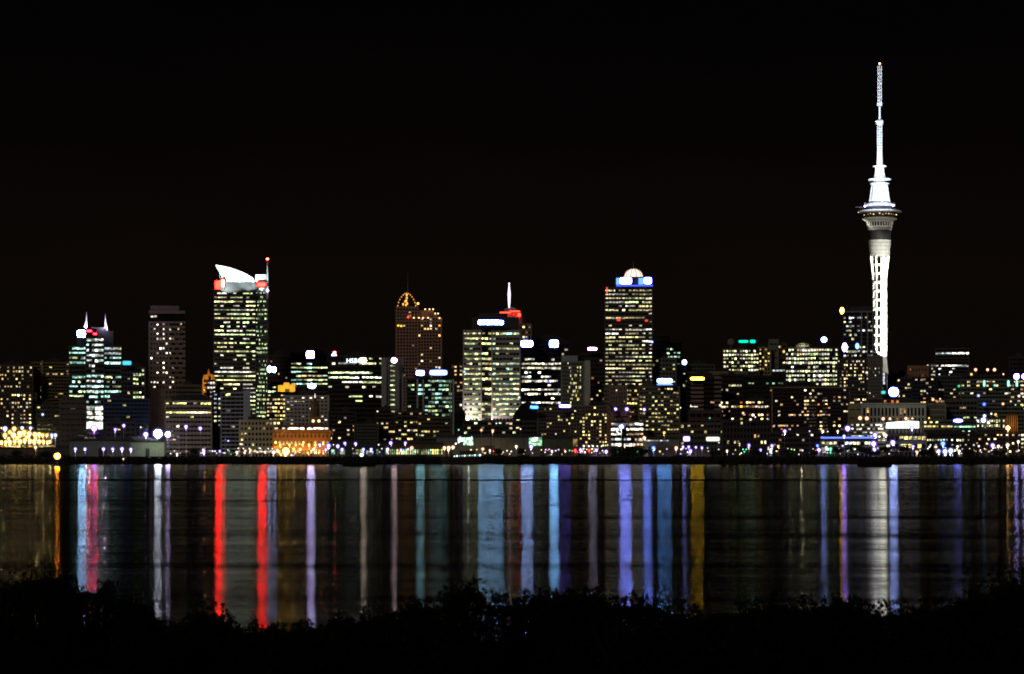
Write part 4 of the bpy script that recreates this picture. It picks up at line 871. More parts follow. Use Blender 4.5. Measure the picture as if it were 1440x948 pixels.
ct.box(cx-5.5*s, cx+5.5*s, 4, 16, Z(604), Z(585)); ct.build('clock_tower', pmat('sandstone', (.20, .12, .05), .8), r)
MB().lathe([(7.3*s, Z(590)), (6.9*s, Z(575)), (5.0*s, Z(566)), (2.4*s, Z(562)), (1.2*s, Z(559))], cx, 10, 8, R(22.5)).build('belfry', pmat('sandstone', (.16, .10, .04), .8), r)
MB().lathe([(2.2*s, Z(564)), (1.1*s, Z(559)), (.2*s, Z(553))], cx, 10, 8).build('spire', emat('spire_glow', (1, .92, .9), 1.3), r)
for dx in (-2.6, 5.5): MB().lathe([(1.9*s, 0), (1.9*s, .4)], 0, 0, 14).build('clock_face', emat('clock_glow', (1, .78, .38), 2.6), r).matrix_local = Matrix.Translation((cx+dx*s, 3.6, Z(592)))@Matrix.Rotation(R(90), 4, 'X')
for k in range(10): point(388+k*8, 630, Y-3.2, 650, (1, .40, .05), .6)
for k in range(5): point(392+k*16, 612, Y-6, 330, (1, .40, .05), .6)
# small market stalls of tangled light left of the terminal
# white swept roofs at 338-385
o = empty('marquee', 372, 1935, 4.8); tag(o, 'row of scalloped white marquee roofs left of the orange terminal', 'marquee'); s = 1935/F
for k in range(5):
    MB().prism([(-5*s, 0), (5*s, 0), (2.4*s, 2.5*s), (0, 4*s), (-2.4*s, 2.5*s)], 0, 6).build('fabric_roof', pmat('white_canvas', (.75, .7, .6), .7), o).location = ((-13+k*7.5)*s, 0, 3.0)
    MB().box(-.1, .1, .2, .4, 0, 3.0).build('post', POLE, o).location = ((-17.5+k*7.5)*s, 0, 0)
for k in range(6): point(354+k*8, 634.5, 1930, 420, (1, .82, .6), .4)

# ================================================================== THE GREAT TOWER
Y = 2400; s = Y/F; gz = terr(Y)-1; Z = lambda y: wz(y, Y)-gz
r = empty('observation_tower', 1237, Y, gz); tag(r, 'very tall white floodlit needle tower with observation pod and lattice mast', 'tower')
cw = pmat('white_concrete', (.72, .72, .66), .7, .06, .15)
# shaft with recessed glazed slots
n = 48; zs_ = [0]; z = 8
sh = MB(); RAD = 10.2*s
def rad(z):
    y = HY-(z+gz-CZ)/s
    if y < 388: return RAD*(1+.22*((388-y)/28)**1.6)
    return RAD
levels = []
yy = 362.0; 
while yy < 620: levels.append(yy); yy += 3.1
lv = [Z(y) for y in levels]
b0 = len(sh.v)
for zl in lv:
    for i in range(n):
        a = 2*math.pi*i/n; sh.v.append((rad(zl)*math.cos(a), rad(zl)*math.sin(a), zl))
opens = set()
for a_c in (-137, -97, -57+20, 90, 45, 135, 0, 180):
    pass
def is_open(i, j):
    ang = (math.degrees(2*math.pi*(i+.5)/n)) % 360
    for c, wd2 in ((224, 15), (262, 12), (62, 9), (118, 9), (180, 8)):
        if abs((ang-c+180) % 360-180) < wd2: return (j % 4) != 3
    return False
for j in range(len(lv)-1):
    for i in range(n):
        if is_open(i, j): continue
        k = (i+1) % n; sh.f.append((b0+j*n+i, b0+(j+1)*n+i, b0+(j+1)*n+k, b0+j*n+k))
sho = sh.build('shaft', cw, r); sm = sho.modifiers.new('thick', 'SOLIDIFY'); sm.thickness = .8; sm.offset = -1
MB().lathe([(RAD-1.4, 0), (RAD-1.4, Z(362))], 0, 0, 24).build('shaft_glazing', GLASS((.008, .008, .008)), r)
for a in range(8):     # raking legs at the foot
    ang = 2*math.pi*a/8+R(22.5)
    MB().tube((RAD*1.9*math.cos(ang), RAD*1.9*math.sin(ang), 0), (RAD*.9*math.cos(ang), RAD*.9*math.sin(ang), Z(505)), 1.5, 1.1, 8).build('leg', cw, r)
for a in range(8):     # flare fins below the pod
    ang = 2*math.pi*a/8+R(22); d = Vector((math.cos(ang), math.sin(ang), 0))
    MB().tube(tuple(d*RAD*.96+Vector((0, 0, Z(392)))), tuple(d*13.2*s+Vector((0, 0, Z(360)))), .7, 1.0, 6).build('fin', cw, r)
gc = pmat('grey_concrete', (.26, .26, .25), .8)
MB().lathe([(13.6*s, Z(361)), (14.6*s, Z(352)), (15.6*s, Z(338))], 0, 0, 40).build('pod_base', gc, r)
m = MB()
for y in (342, 347, 352, 357): m.lathe([((13.6+(361-y)*.092)*s+.15, Z(y+.35)), ((13.6+(361-y)*.092)*s+.2, Z(y-.35))], 0, 0, 40)
m.build('pod_ring', pmat('grey_concrete', (.16, .16, .15), .8), r)
MB().lathe([(15.4*s, Z(338)), (15.6*s, Z(324))], 0, 0, 40).build('pod_dark_band', pmat('dark_band', (.006, .006, .007), .6), r)
MB().lathe([(16.4*s, Z(324)), (17*s, Z(319))], 0, 0, 40).build('pod_collar', gc, r)
MB().lathe([(16.6*s, Z(319)), (18*s, Z(312))], 0, 0, 40).build('pod_gallery', GLASS((.03, .03, .03)), r)
m = MB()
for k in range(28):
    a = 2*math.pi*k/28; m.tube((16.9*s*math.cos(a), 16.9*s*math.sin(a), Z(319)), (18.6*s*math.cos(a), 18.6*s*math.sin(a), Z(312)), .45, n=4)
m.lathe([(17.3*s, Z(320)), (17.5*s, Z(318.6))], 0, 0, 40); m.lathe([(18.6*s, Z(312.5)), (19*s, Z(311.4))], 0, 0, 40)
m.build('gallery_frame', cw, r)
MB().lathe([(20*s, Z(311)), (24.5*s, Z(308.3)), (24.5*s, Z(307)), (22*s, Z(306))], 0, 0, 48).build('lower_deck', pmat('white_concrete', (.5, .48, .42), .7), r)
MB().lathe([(23*s, Z(306)), (25.5*s, Z(299.2))], 0, 0, 48).build('pod_glazing', GLASS((.03, .028, .02)), r)
for k in range(15):
    a = math.pi*(1.1+.8*k/14); rg = random.Random(k)
    if rg.random() < .7: window(r, 24.4*s*math.cos(a), 24.6*s*math.sin(a)-.1, Z(301.5+rg.random()*2), 1.3*s, 1.2*s, wmat('wm', 1.6), 'pod_light')
MB().lathe([(24*s, Z(299.4)), (31*s, Z(298)), (31*s, Z(296.8)), (25*s, Z(295.8))], 0, 0, 56).build('upper_deck', pmat('white_concrete', (.6, .6, .58), .7), r)
MB().tube((-24*s, 0, Z(291.5)), (-34*s, 0, Z(291)), .35).build('jib', POLE, r)
MB().lathe([(19*s, Z(296)), (20*s, Z(291))], 0, 0, 40).build('upper_gallery', GLASS((.04, .04, .05)), r)
MB().lathe([(19*s, Z(291)), (22*s, Z(290)), (22*s, Z(288.5)), (14*s, Z(285))], 0, 0, 48).build('roof_deck', cw, r)
m = MB()
for k in range(24):
    a = 2*math.pi*k/24; m.tube((21.5*s*math.cos(a), 21.5*s*math.sin(a), Z(288.5)), (21.5*s*math.cos(a), 21.5*s*math.sin(a), Z(285.5)), .2, n=4)
m.build('railing', POLE, r)
MB().lathe([(13.6*s, Z(284)), (12.0*s, Z(275)), (10.2*s, Z(260))], 0, 0, 32).build('upper_cone', cw, r)
m = MB()
for k in range(10):
    a = 2*math.pi*k/10+.2; m.tube((14.3*s*math.cos(a), 14.3*s*math.sin(a), Z(284)), (10.8*s*math.cos(a), 10.8*s*math.sin(a), Z(260)), .55, n=5)
m.build('cone_rib', cw, r)
MB().lathe([(11*s, Z(260)), (13.6*s, Z(259.2)), (13.6*s, Z(258)), (8*s, Z(257))], 0, 0, 40).build('cone_ring', cw, r)
MB().lathe([(8.5*s, Z(257.3)), (9*s, Z(254.4))], 0, 0, 32).build('equipment_drum', gc, r)
MB().lathe([(10*s, Z(254.6)), (16.3*s, Z(253.4)), (16.3*s, Z(252)), (9*s, Z(250.8))], 0, 0, 48).build('sky_deck', cw, r)
MB().lathe([(8.8*s, Z(251)), (6.6*s, Z(242)), (6*s, Z(235))], 0, 0, 28).build('mast_cone', cw, r)
MB().lathe([(6*s, Z(235.3)), (9.6*s, Z(234.6)), (9.6*s, Z(233.4)), (5*s, Z(232.6))], 0, 0, 32).build('mast_platform', cw, r)
MB().lathe([(4.3*s, Z(233)), (3.8*s, Z(214))], 0, 0, 12).build('mast_lower', cw, r)
def lattice(ya, yb, hw, step, rr2, nm):
    m = MB(); z0, z1 = Z(ya), Z(yb)
    for sx_ in (-1, 1):
        for sy_ in (-1, 1): m.tube((sx_*hw, sy_*hw, z0), (sx_*hw, sy_*hw, z1), rr2, n=4)
    z = z0; k = 0
    while z < z1-step*.5:
        for a, b in (((-1, -1), (1, -1)), ((1, -1), (1, 1)), ((1, 1), (-1, 1)), ((-1, 1), (-1, -1))):
            m.tube((a[0]*hw, a[1]*hw, z), (b[0]*hw, b[1]*hw, z), rr2*.9, n=4)
            p, q = (a, b) if k % 2 else (b, a)
            m.tube((p[0]*hw, p[1]*hw, z), (q[0]*hw, q[1]*hw, min(z1, z+step)), rr2*.6, n=4)
        z += step; k += 1
    m.build(nm, cw, r)
lattice(214, 176, 3.1*s, 2.3, .36, 'mast_lattice')
MB().lathe([(1.6*s, Z(214)), (1.5*s, Z(150))], 0, 0, 8).build('mast_core', cw, r)
MB().lathe([(3*s, Z(176)), (5.2*s, Z(174.8)), (5.6*s, Z(171)), (4*s, Z(169)), (2*s, Z(168))], 0, 0, 16).build('mast_collar', cw, r)
MB().lathe([(3.2*s, Z(149)), (4*s, Z(147.5)), (3.6*s, Z(145)), (2*s, Z(144.5))], 0, 0, 12).build('mast_collar', cw, r)
lattice(147, 93, 2.5*s, 3.0, .33, 'mast_lattice')
MB().lathe([(1.0*s, Z(147)), (.8*s, Z(92))], 0, 0, 6).build('mast_core', cw, r)
MB().ball((0, 0, Z(89.5)), 1.35*s).build('beacon', emat('red_lamp', (1, .13, .05), 22), r)
fl = emat('violet_flood', (.45, .42, 1), 9)
for x, y, rr2 in ((-20.5, 291, 2.2), (19, 290.5, 2.2), (0, 287, 1.0), (-12, 289, 1.0), (12, 288, 1.2), (-5, 171, .9), (4, 170.5, .8), (-2, 146.5, .8), (2.5, 144.5, .7)):
    MB().ball((x*s, -(21 if abs(x) > 10 else 12 if y > 250 else 5)*s*.6, Z(y)), rr2*s*.62, 8, 6).build('deck_floodlight', fl, r)
# beams on the shaft, cone and mast
W1 = (1, .98, .86)
spot(1300, 497, 2320, 1239, 430, Y, 2400000, W1, 56, 1.5, .12)
spot(1212, 497, 2310, 1237, 432, Y, 85000, W1, 60, 1.5, .15)
spot(1262, 500, 2325, 1237, 520, Y, 90000, W1, 60, 1.5, .3)
WB = (.70, .80, 1)
spot(1205, 288, 2330, 1237, 262, Y, 330000, WB, 42, 1, .5); spot(1270, 288, 2330, 1237, 262, Y, 330000, WB, 42, 1, .5)
spot(1218, 250, 2260, 1237, 165, Y, 1150000, WB, 46, 1, .5); spot(1260, 250, 2260, 1237, 165, Y, 1150000, WB, 46, 1, .5)
spot(1237, 360, 2310, 1237, 310, Y, 90000, (1, .95, .85), 60, 1, .5)

# ================================================================== LAMPS AND SMALL LIGHTS
# (x, y, apparent radius in photo px, colour key, strength, has pole)
LC = {'v': ((.62, .50, 1.0), 'violet-white'), 'w': ((1.0, .93, .86), 'white'), 'o': ((1.0, .42, .07), 'orange'), 'y': ((1.0, .68, .20), 'yellow'), 'p': ((1.0, .62, .38), 'peach'),
      'g': ((.1, 1.0, .45), 'green'), 'r': ((1.0, .08, .04), 'red'), 'b': ((.15, .3, 1.0), 'blue'), 'c': ((.75, .85, 1.0), 'cold white'), 't': ((.35, 1.0, .85), 'teal'), 'm': ((.40, .12, 1.0), 'purple')}
LAMPS = [
 # cargo yard
 (7, 603, 2.6, 'c', 9), (20, 603, 2.6, 'y', 9), (31, 602, 1.6, 'c', 7), (43, 602, 1.6, 'c', 7), (7, 612, 2.6, 'y', 9), (14, 608, 2.6, 'w', 7), (19, 612, 3.2, 'y', 9), (28, 610, 3.4, 'y', 9), (34, 608, 3.0, 'y', 9), (41, 610, 3.0, 'y', 9),
 (49, 611, 2.6, 'y', 8), (55, 611, 2.4, 'y', 8), (60, 612, 2.0, 'w', 7), (66, 612, 1.8, 'w', 7), (73, 612, 1.8, 'c', 6), (78, 612, 1.6, 'c', 6),
 (2, 622, 2.0, 'w', 7), (8, 622, 2.2, 'y', 7), (14, 622, 2.6, 'y', 8), (21, 621, 2.2, 'w', 8), (28, 621, 2.9, 'y', 9), (35, 619, 2.4, 'y', 7), (42, 620, 2.4, 'w', 8), (48, 621, 2.6, 'w', 8), (55, 621, 2.2, 'w', 8), (61, 621, 2.0, 'w', 8), (67, 622, 2.0, 'w', 7), (70, 621, 1.6, 'w', 7),
 (12, 617, 2.0, 'y', 6), (24, 616, 2.2, 'y', 6), (38, 615, 2.2, 'y', 6), (50, 616, 2.0, 'y', 6), (50, 629, 2.3, 'p', 8), (60, 583, 2.0, 'c', 6),
 (132.5, 602.5, 4.0, 'm', 60), (162, 604, 2.2, 'v', 7), (174, 598.5, 2.4, 'v', 8), (198, 601, 1.5, 'w', 6),
 (205, 611, 3.8, 'v', 11), (222, 610, 6.8, 'c', 110), (236, 611, 4.4, 'v', 90), (106, 631.5, 2.3, 'v', 8), (119.5, 631.5, 2.3, 'v', 8), (145.5, 631.5, 2.5, 'v', 8), (158.5, 631.5, 2.4, 'v', 8), (171.5, 631.5, 2.8, 'v', 9), (184, 632, 2.5, 'v', 8),
 (173.5, 645.5, 1.6, 'p', 7), (261.5, 600, 2.7, 'v', 9), (281.5, 602.5, 2.7, 'v', 9), (251, 598.5, 1.5, 'w', 6),
 (272.5, 634, 1.7, 'w', 6), (286.5, 634, 2.5, 'v', 8), (299, 634.5, 1.8, 'v', 7), (309, 634.5, 1.9, 'v', 7), (321, 620, 1.8, 'v', 6), (316, 637, 1.2, 'w', 6), (333, 636, 2.0, 'w', 8), (249, 638.5, 1.9, 'w', 6), (240, 638, 1.3, 'w', 6), (322.5, 634.5, .8, 'g', 4),
 (338, 624.5, 1.5, 'w', 5), (345, 634, 2, 'p', 6), (352, 633, 2, 'p', 6), (362, 636, 1.6, 'w', 5),
 (373, 637, 1.5, 'w', 6), (385, 636, 2.6, 'w', 9), (390, 633, 2.2, 'p', 9), (402, 634.5, 6.4, 'y', 10), (413, 631.5, 2.4, 'y', 9), (422, 632, 2.2, 'y', 9), (433, 637, 1.8, 'y', 8), (441, 631.5, 2.0, 'w', 8), (395, 639, 2, 'y', 8), (410, 640, 1.8, 'w', 7), (413, 640.5, 1.1, 'b', 6),
 (394, 625.5, 2.2, 'y', 7), (407, 625.5, 2.2, 'y', 7), (416, 625.5, 2.2, 'y', 7), (425.5, 625.5, 2.2, 'y', 7), (434.5, 625.5, 2.4, 'y', 7), (443.5, 625.5, 2.2, 'y', 7),
 (449.5, 625.5, 2.4, 'v', 8), (462, 627, 3.2, 'v', 9), (475, 627.5, 2.6, 'v', 9), (485, 623.5, 2.2, 'v', 8), (500, 624, 2.2, 'v', 8), (458, 632, 2.0, 'v', 7), (481, 632, 2.2, 'v', 8), (469, 625.5, 1.0, 'w', 5), (511, 632, 2.2, 'v', 8), (522, 632, 2.2, 'v', 8), (532.5, 625.5, 1.5, 'w', 6),
 (508.5, 640, 3.0, 'w', 10), (511.5, 637, 1.6, 'b', 6), (545, 632, 2.6, 'v', 9), (549.5, 623, 2.6, 'v', 9), (570, 623, 2.1, 'v', 8), (564, 632.5, 1.9, 'v', 7), (574, 631.5, 1.8, 'v', 7), (579, 630, 2.6, 'p', 8),
 (625, 630, 2.6, 'p', 10), (631, 630, 3.0, 'p', 10), (637, 629, 2.6, 'p', 10), (641, 624, 1.8, 'w', 8), (645, 622, 1.8, 'w', 8), (647, 616, 2.2, 'c', 7), (663.5, 614.5, 1.2, 'w', 6), (679, 631.5, 2.2, 'p', 8), (677, 605, 2.0, 'p', 6), (693, 605.5, 1.9, 'p', 6), (698, 595.5, 1.5, 'c', 5), (645, 604.5, 1.6, 't', 4), (648, 569.5, 2.0, 'w', 5),
 (689, 633.5, 1.9, 'w', 7), (694, 634.5, 1.5, 'r', 6), (700, 635, 1.8, 'y', 6), (707, 636, 1.8, 'w', 7), (713, 634, 1.6, 'w', 6), (719, 635, 1.6, 'w', 6), (726, 628, 2.2, 'w', 7), (736, 638.5, 1.0, 'w', 5), (732, 603.5, 1.6, 'w', 6),
 (747, 628, 3.0, 'v', 8), (766.5, 636, 1.4, 'w', 6), (767.5, 632.5, 1.6, 'v', 6), (776, 634.5, 1.9, 'w', 6), (785.5, 632.5, 1.5, 'v', 6), (795, 635, 1.8, 'w', 6), (801, 633.5, 1.8, 'g', 3),
 (805, 634, 1.6, 'r', 9), (809, 633, 2.2, 'r', 9), (812, 635.5, 1.5, 'r', 7), (828.5, 633, 2.0, 'r', 9), (816.5, 632.5, 2.4, 'v', 8), (822.5, 636, 1.8, 'w', 7), (838.5, 633, 2.5, 'v', 8), (852.5, 635, 2.6, 'v', 9), (854.5, 626, 1.4, 't', 6), (832, 636.5, 1.3, 'w', 5),
 (821, 627.5, 1.8, 'w', 7), (828, 627.5, 1.8, 'w', 7), (834, 627.5, 1.6, 'w', 7), (840, 627.5, 1.6, 'w', 6), (846, 627.5, 1.5, 'w', 6),
 (865.5, 575.5, 2.7, 'v', 9), (881.5, 575.5, 2.9, 'v', 9), (906, 576, 2.5, 'v', 8), (874, 600, 4.2, 'c', 10), (868, 604, 2.6, 'c', 9), (878.5, 629, 1.1, 'w', 5), (868, 635, 1.5, 'g', 4), (897, 635, 1.2, 'g', 4),
 (906, 616, 2.5, 'p', 10), (919, 630, 3.0, 'b', 9), (920, 632, 1.7, 'c', 9), (928, 635, 1.8, 'y', 6), (951, 630, 2.6, 'p', 8), (958, 632, 1.8, 'w', 7), (960.5, 628.5, 2.0, 'v', 8), (968.5, 628.5, 2.0, 'v', 8), (971, 634, 2.6, 'v', 8), (978.5, 629, 1.9, 'v', 8), (987, 629.5, 1.9, 'v', 8), (995, 630, 1.6, 'b', 7), (957, 573.5, 1.6, 'w', 5), (934, 608.5, 2, 'y', 6),
 (1022.5, 634, 1.9, 'w', 7), (1011, 622.5, 1.2, 'w', 5), (1045, 632, 1.3, 'g', 8), (1049.5, 632, 1.3, 'g', 8), (1053, 626, 2.4, 'v', 7), (1069.5, 632.5, 1.9, 'v', 6), (1055.5, 590, 1.9, 'w', 6), (1062, 586.5, 1.6, 'w', 6), (1045, 581, 1.9, 'p', 6), (1040, 624, 1.5, 'y', 5), (1040, 626.5, 1.2, 'y', 5), (998, 588, .8, 'g', 5),
 (1085.5, 627, 2.5, 'v', 8), (1094.5, 627.5, 1.9, 'p', 7), (1084, 632.5, 2.6, 'c', 6), (1103.5, 606.5, 2.8, 'v', 8), (1113, 632, 1.1, 'g', 8), (1117, 632.5, 1.2, 'y', 7), (1128.5, 633.5, 1.7, 'c', 6), (1123.5, 639, 1.1, 'w', 5), (1138.5, 606.5, 1.6, 'v', 6), (1157, 606.5, 2.3, 'w', 7), (1164, 607, 1.3, 'w', 6), (1178, 606.5, 1.9, 'w', 7), (1192, 602.5, 4.0, 'v', 10), (1187, 613.5, 2.2, 'c', 9),
 (1149.5, 626.5, 2.0, 'b', 8), (1151.5, 633, 3.0, 'v', 9), (1147, 633.5, 1.4, 'r', 6), (1168.5, 632, 2.9, 'g', 9), (1185, 627, 1.8, 'v', 6), (1162, 629, 1.8, 'c', 7), (1206.5, 639, 1.0, 'w', 5), (1215, 633.5, 1.2, 'p', 5),
 (1209.5, 588, 3.0, 'p', 9), (1219, 588.5, 3.0, 'p', 9), (1242, 589, 2.6, 'p', 8), (1251.5, 589, 2.2, 'p', 8), (1274, 588.5, 2.5, 'p', 8), (1283, 588.5, 1.8, 'p', 7), (1228.5, 624, 4.0, 'v', 11), (1229, 632.5, 3.3, 'v', 11), (1230.5, 612, 3.4, 'v', 9), (1243, 610, 2.6, 'p', 8), (1239, 598, 2.0, 'w', 7), (1255.5, 622.5, 3.6, 'v', 11), (1246, 612, 2, 'c', 6),
 (1282.5, 602, 3.0, 'v', 7), (1290, 636, 2.1, 'p', 8), (1284, 628, 2.4, 'v', 7), (1306.5, 588, 1.8, 'y', 6), (1312, 562, 2.2, 'p', 6), (1322, 561, 1.6, 'p', 6), (1326, 624, 3.6, 'b', 10), (1327, 625, 1.8, 'c', 10), (1316, 628.5, 2.4, 'w', 7), (1307, 628.5, 1.6, 'w', 7),
 (1346.5, 628, 2.0, 'w', 7), (1329, 635, 4.0, 'c', 5), (1337, 634, 4.0, 'c', 6), (1320, 634.5, 3.0, 'c', 5), (1349, 634.5, 2.2, 'w', 7), (1376.5, 627.5, 1.8, 'w', 6), (1396, 626.5, 3.2, 'v', 9), (1404, 627.5, 2.2, 'w', 7), (1417, 626, 2.8, 'w', 7), (1432, 621, 2.2, 'w', 6), (1388, 624, 1.8, 'p', 6), (1415, 638, 1.3, 'w', 5),
 (1383, 591, 4.2, 'c', 9), (1384.5, 585, 2.6, 'c', 8), (1374, 591, 1.7, 'v', 6), (1390, 594.5, 2.4, 'w', 7), (1400, 583, 1.9, 'y', 7), (1394, 582, 1.7, 'w', 6), (1417.5, 601.8, 3.2, 'o', 50), (1384, 568.5, 2.6, 'b', 6), (1410.5, 568, 2.2, 'p', 6), (1421.5, 564.5, 1.8, 'p', 5), (1376, 556.5, 2.1, 'c', 5), (1428, 569.5, 1.2, 't', 6), (1433, 557, 2.2, 'w', 6), (1439, 558, 1.6, 'p', 6),
 (1372, 520, 2.5, 'p', 8), (1388.8, 520, 2.2, 'p', 8), (1398.5, 520, 2.6, 'p', 8), (1411, 526.3, 1.6, 'p', 6), (1366, 526.5, 2.0, 'ye' if 0 else 'y', 6), (1348.5, 543, 1.9, 'g', 3), (1399, 542, 1.9, 't', 4), (1321, 526.5, 1.6, 'c', 6),
 (1103, 510, 1.8, 'y', 6), (1101.5, 510.3, 1.2, 'w', 5), (1102.5, 494.5, 2.1, 'y', 5), (771, 537, 1.9, 'b', 3), (785, 552, 1.7, 't', 2.5), (653, 523, 2.4, 'c', 3), (867, 549, 1.6, 'p', 5), (730, 559, 2, 'w', 6), (1013, 570, 2.2, 'w', 4), (316.8, 618, 0.9, 'b', 3),
 (1219, 524, 2, 'w', 4), (1304, 553, 1.2, 'wh' if 0 else 'w', 3),
]
rg = random.Random(77)
for a_, b_, n_, cs_ in ((235, 342, 16, 'wwyp'), (342, 384, 12, 'wwwp'), (385, 450, 8, 'ywy'), (463, 540, 8, 'wtv'), (655, 762, 14, 'wyp'), (765, 860, 14, 'wvpr'), (930, 1012, 9, 'wyv'), (1018, 1150, 16, 'wvpyg'), (1155, 1245, 16, 'wvcp'), (1246, 1438, 26, 'wypvw')):
    for k in range(n_): LAMPS.append((rg.uniform(a_, b_), rg.uniform(630, 639), rg.uniform(.9, 1.6), rg.choice(cs_), rg.choice((3, 5, 7))))
LMESH = {}; HALO_DISC = {}; SPOTS = {}
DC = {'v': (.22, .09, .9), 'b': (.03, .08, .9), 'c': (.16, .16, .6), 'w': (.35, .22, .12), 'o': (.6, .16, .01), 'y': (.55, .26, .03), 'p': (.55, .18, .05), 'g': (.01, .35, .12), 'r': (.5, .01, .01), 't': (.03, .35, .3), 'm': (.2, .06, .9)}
def lamp_mesh(key, st, r):
    k = (key, st, round(r, 1))
    if k not in LMESH: LMESH[k] = MB().ball((0, 0, 0), r, 10, 6).mesh('lamp_globe', emat('lamp_'+LC[key][1].replace(' ', '_'), LC[key][0], st))
    return LMESH[k]
ZONES = sorted(BL, key=lambda b: b[1]-b[0])
def zone(x, y):
    best = None
    for (a, b, ph) in BL:
        d = 0 if a <= x <= b else min(abs(x-a), abs(x-b))
        d += .02*(b-a)
        if best is None or d < best[0]: best = (d, ph)
    return best[1]
poleM = MB().lathe([(.16, 0), (.10, 1)], 0, 0, 6).mesh('pole', POLE)
footM = MB().lathe([(.3, 0), (.3, .4)], 0, 0, 8).mesh('foot', POLE)
recs = []
for (x, y, ra, c, st) in LAMPS:
    low = y > 596
    if x < 80 and 600 < y < 624: ra += .9; st *= .6; c = 'y' if c == 'w' else c
    st = (.8*st*(.6+.8*((x*7.3+y*3.1) % 1)) if x < 80 and 600 < y < 624 else .36*st) if st < 20 else st
    Yl = 1905 if y > 629 else 1915 if y > 622 else 1935 if y > 606 else 1950 if y > 596 else 2030
    if not low:
        # a lamp on a roof or wall high up: just in front of whatever stands there
        c_ = [q[3] for q in BD if q[0]-2 <= x <= q[1]+2 and q[2]-8 <= y]
        Yl = (min(c_) if c_ else 2050)-6
    if y > 642: Yl = 1850
    recs.append((x, y, ra, c, st, Yl, low))
groups = {}
for rc in recs:
    z_ = zone(rc[0], rc[1]); big = 'large ' if rc[2] >= 2.9 else 'small ' if rc[2] < 1.7 else ''
    if rc[1] > 629: pl = 'quay lamp in front of'
    elif rc[1] > 606: pl = 'post lamp by'
    elif rc[6]: pl = 'high post lamp by'
    else: pl = 'wall lamp on or near'
    key = f"{big}{LC[rc[3]][1]} {pl} {z_}"
    groups.setdefault(key, []).append(rc)
def ordn(i, n):
    return ORD[i] if i < 12 else 'rightmost' if i == n-1 else ORD[n-1-i].replace('first', 'last')+'-from-right' if n-1-i < 12 else 'middle'
ORD = ['first', 'second', 'third', 'fourth', 'fifth', 'sixth', 'seventh', 'eighth', 'ninth', 'tenth', 'eleventh', 'twelfth']
NUMW = ['', 'one', 'two', 'three', 'four', 'five', 'six', 'seven', 'eight', 'nine', 'ten', 'eleven', 'twelve']
for key, lst in groups.items():
    lst.sort(key=lambda q: q[0])
    for i, (x, y, ra, c, st, Yl, low) in enumerate(lst):
        s = Yl/F; rad_ = max(.4, (ra*.86-.35)*s)
        hi = not low
        nm = 'wall_lamp' if hi else 'street_lamp'
        zb = 4.8 if Yl > 1860 else wz(y+4, Yl)
        if hi: zb = wz(y, Yl)-2.0
        o = empty(nm, x, Yl, zb)
        lab = key if len(lst) == 1 else f"{ordn(i, len(lst))+' from left' if i < 12 else ordn(i, len(lst))} of {NUMW[len(lst)] if len(lst) < 13 else 'the'} {key.replace('lamp ', 'lamps ', 1)}".replace('wall lamps on or near', 'wall lamps near').replace('quay lamps in front of', 'quay lamps before')
        tag(o, lab, 'lamp', 'lamps along the waterfront' if low else 'lamps up among the buildings')
        h = wz(y, Yl)-zb
        lo = bpy.data.objects.new('globe', lamp_mesh(c, st, rad_)); COL.objects.link(lo); lo.parent = o; lo.location = (0, -.3, h)
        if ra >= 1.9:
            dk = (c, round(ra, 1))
            if dk not in HALO_DISC:
                R1 = ra*s*1.25; HALO_DISC[dk] = MB().lathe([(R1, -.05), (R1, .15), (rad_*.5, .5)], 0, 0, 16).mesh('halo_disc', emat('halo_disc_'+c, DC[c], .65))  # coloured glowing disc imitates the lens halo around a bright lamp
            d_ = bpy.data.objects.new('halo_disc', HALO_DISC[dk]); COL.objects.link(d_); d_.parent = o; d_.rotation_euler = (R(-90), 0, 0); d_.location = (0, .2, h)
        if ra >= 1.9 and low:
            sk = (c, round(ra, 1))
            if sk not in SPOTS:
                l_ = bpy.data.lights.new('lamp_light', 'SPOT'); l_.energy = 620*ra*ra; l_.color = LC[c][0]; l_.spot_size = R(125); l_.spot_blend = .7; l_.shadow_soft_size = .3; SPOTS[sk] = l_
            lo_ = bpy.data.objects.new('lamp_light', SPOTS[sk]); COL.objects.link(lo_); lo_.parent = o; lo_.location = (0, -.6, h-rad_-.1); lo_.rotation_euler = (R(38), 0, 0)
        if h > .5:
            p = bpy.data.objects.new('pole', poleM); COL.objects.link(p); p.parent = o; p.scale = (1, 1, max(.5, h-rad_*.8))
            q = bpy.data.objects.new('foot', footM); COL.objects.link(q); q.parent = o

# ================================================================== BOATS, CRANE, BEACON, TREES
# harbour beacon with orange light in the water, left
Yb = 1640; s = Yb/F
o = empty('harbour_beacon', 80.5, Yb, -.5); tag(o, 'orange harbour beacon on a dark pile standing in the water', 'beacon')
MB().lathe([(.6, -1), (.5, wz(645, Yb))], 0, 0, 8).build('pile', STEEL, o)
MB().lathe([(1.1, 0), (1.1, .3)], 0, 0, 10).build('platform', STEEL, o).location.z = wz(646, Yb)+.5
MB().ball((0, -.4, wz(641.5, Yb)+.5), 1.5, 12, 8).build('lantern', emat('beacon_orange', (1, .30, .015), 150), o)
d_ = MB().lathe([(2.3, -.05), (2.3, .15), (.8, .6)], 0, 0, 20).build('halo_disc', emat('beacon_halo', (1, .27, .01), .75), o); d_.rotation_euler = (R(-90), 0, 0); d_.location = (0, .6, wz(641.5, Yb)+.5)  # last piece is a glowing disc imitating the orange halo of the lantern
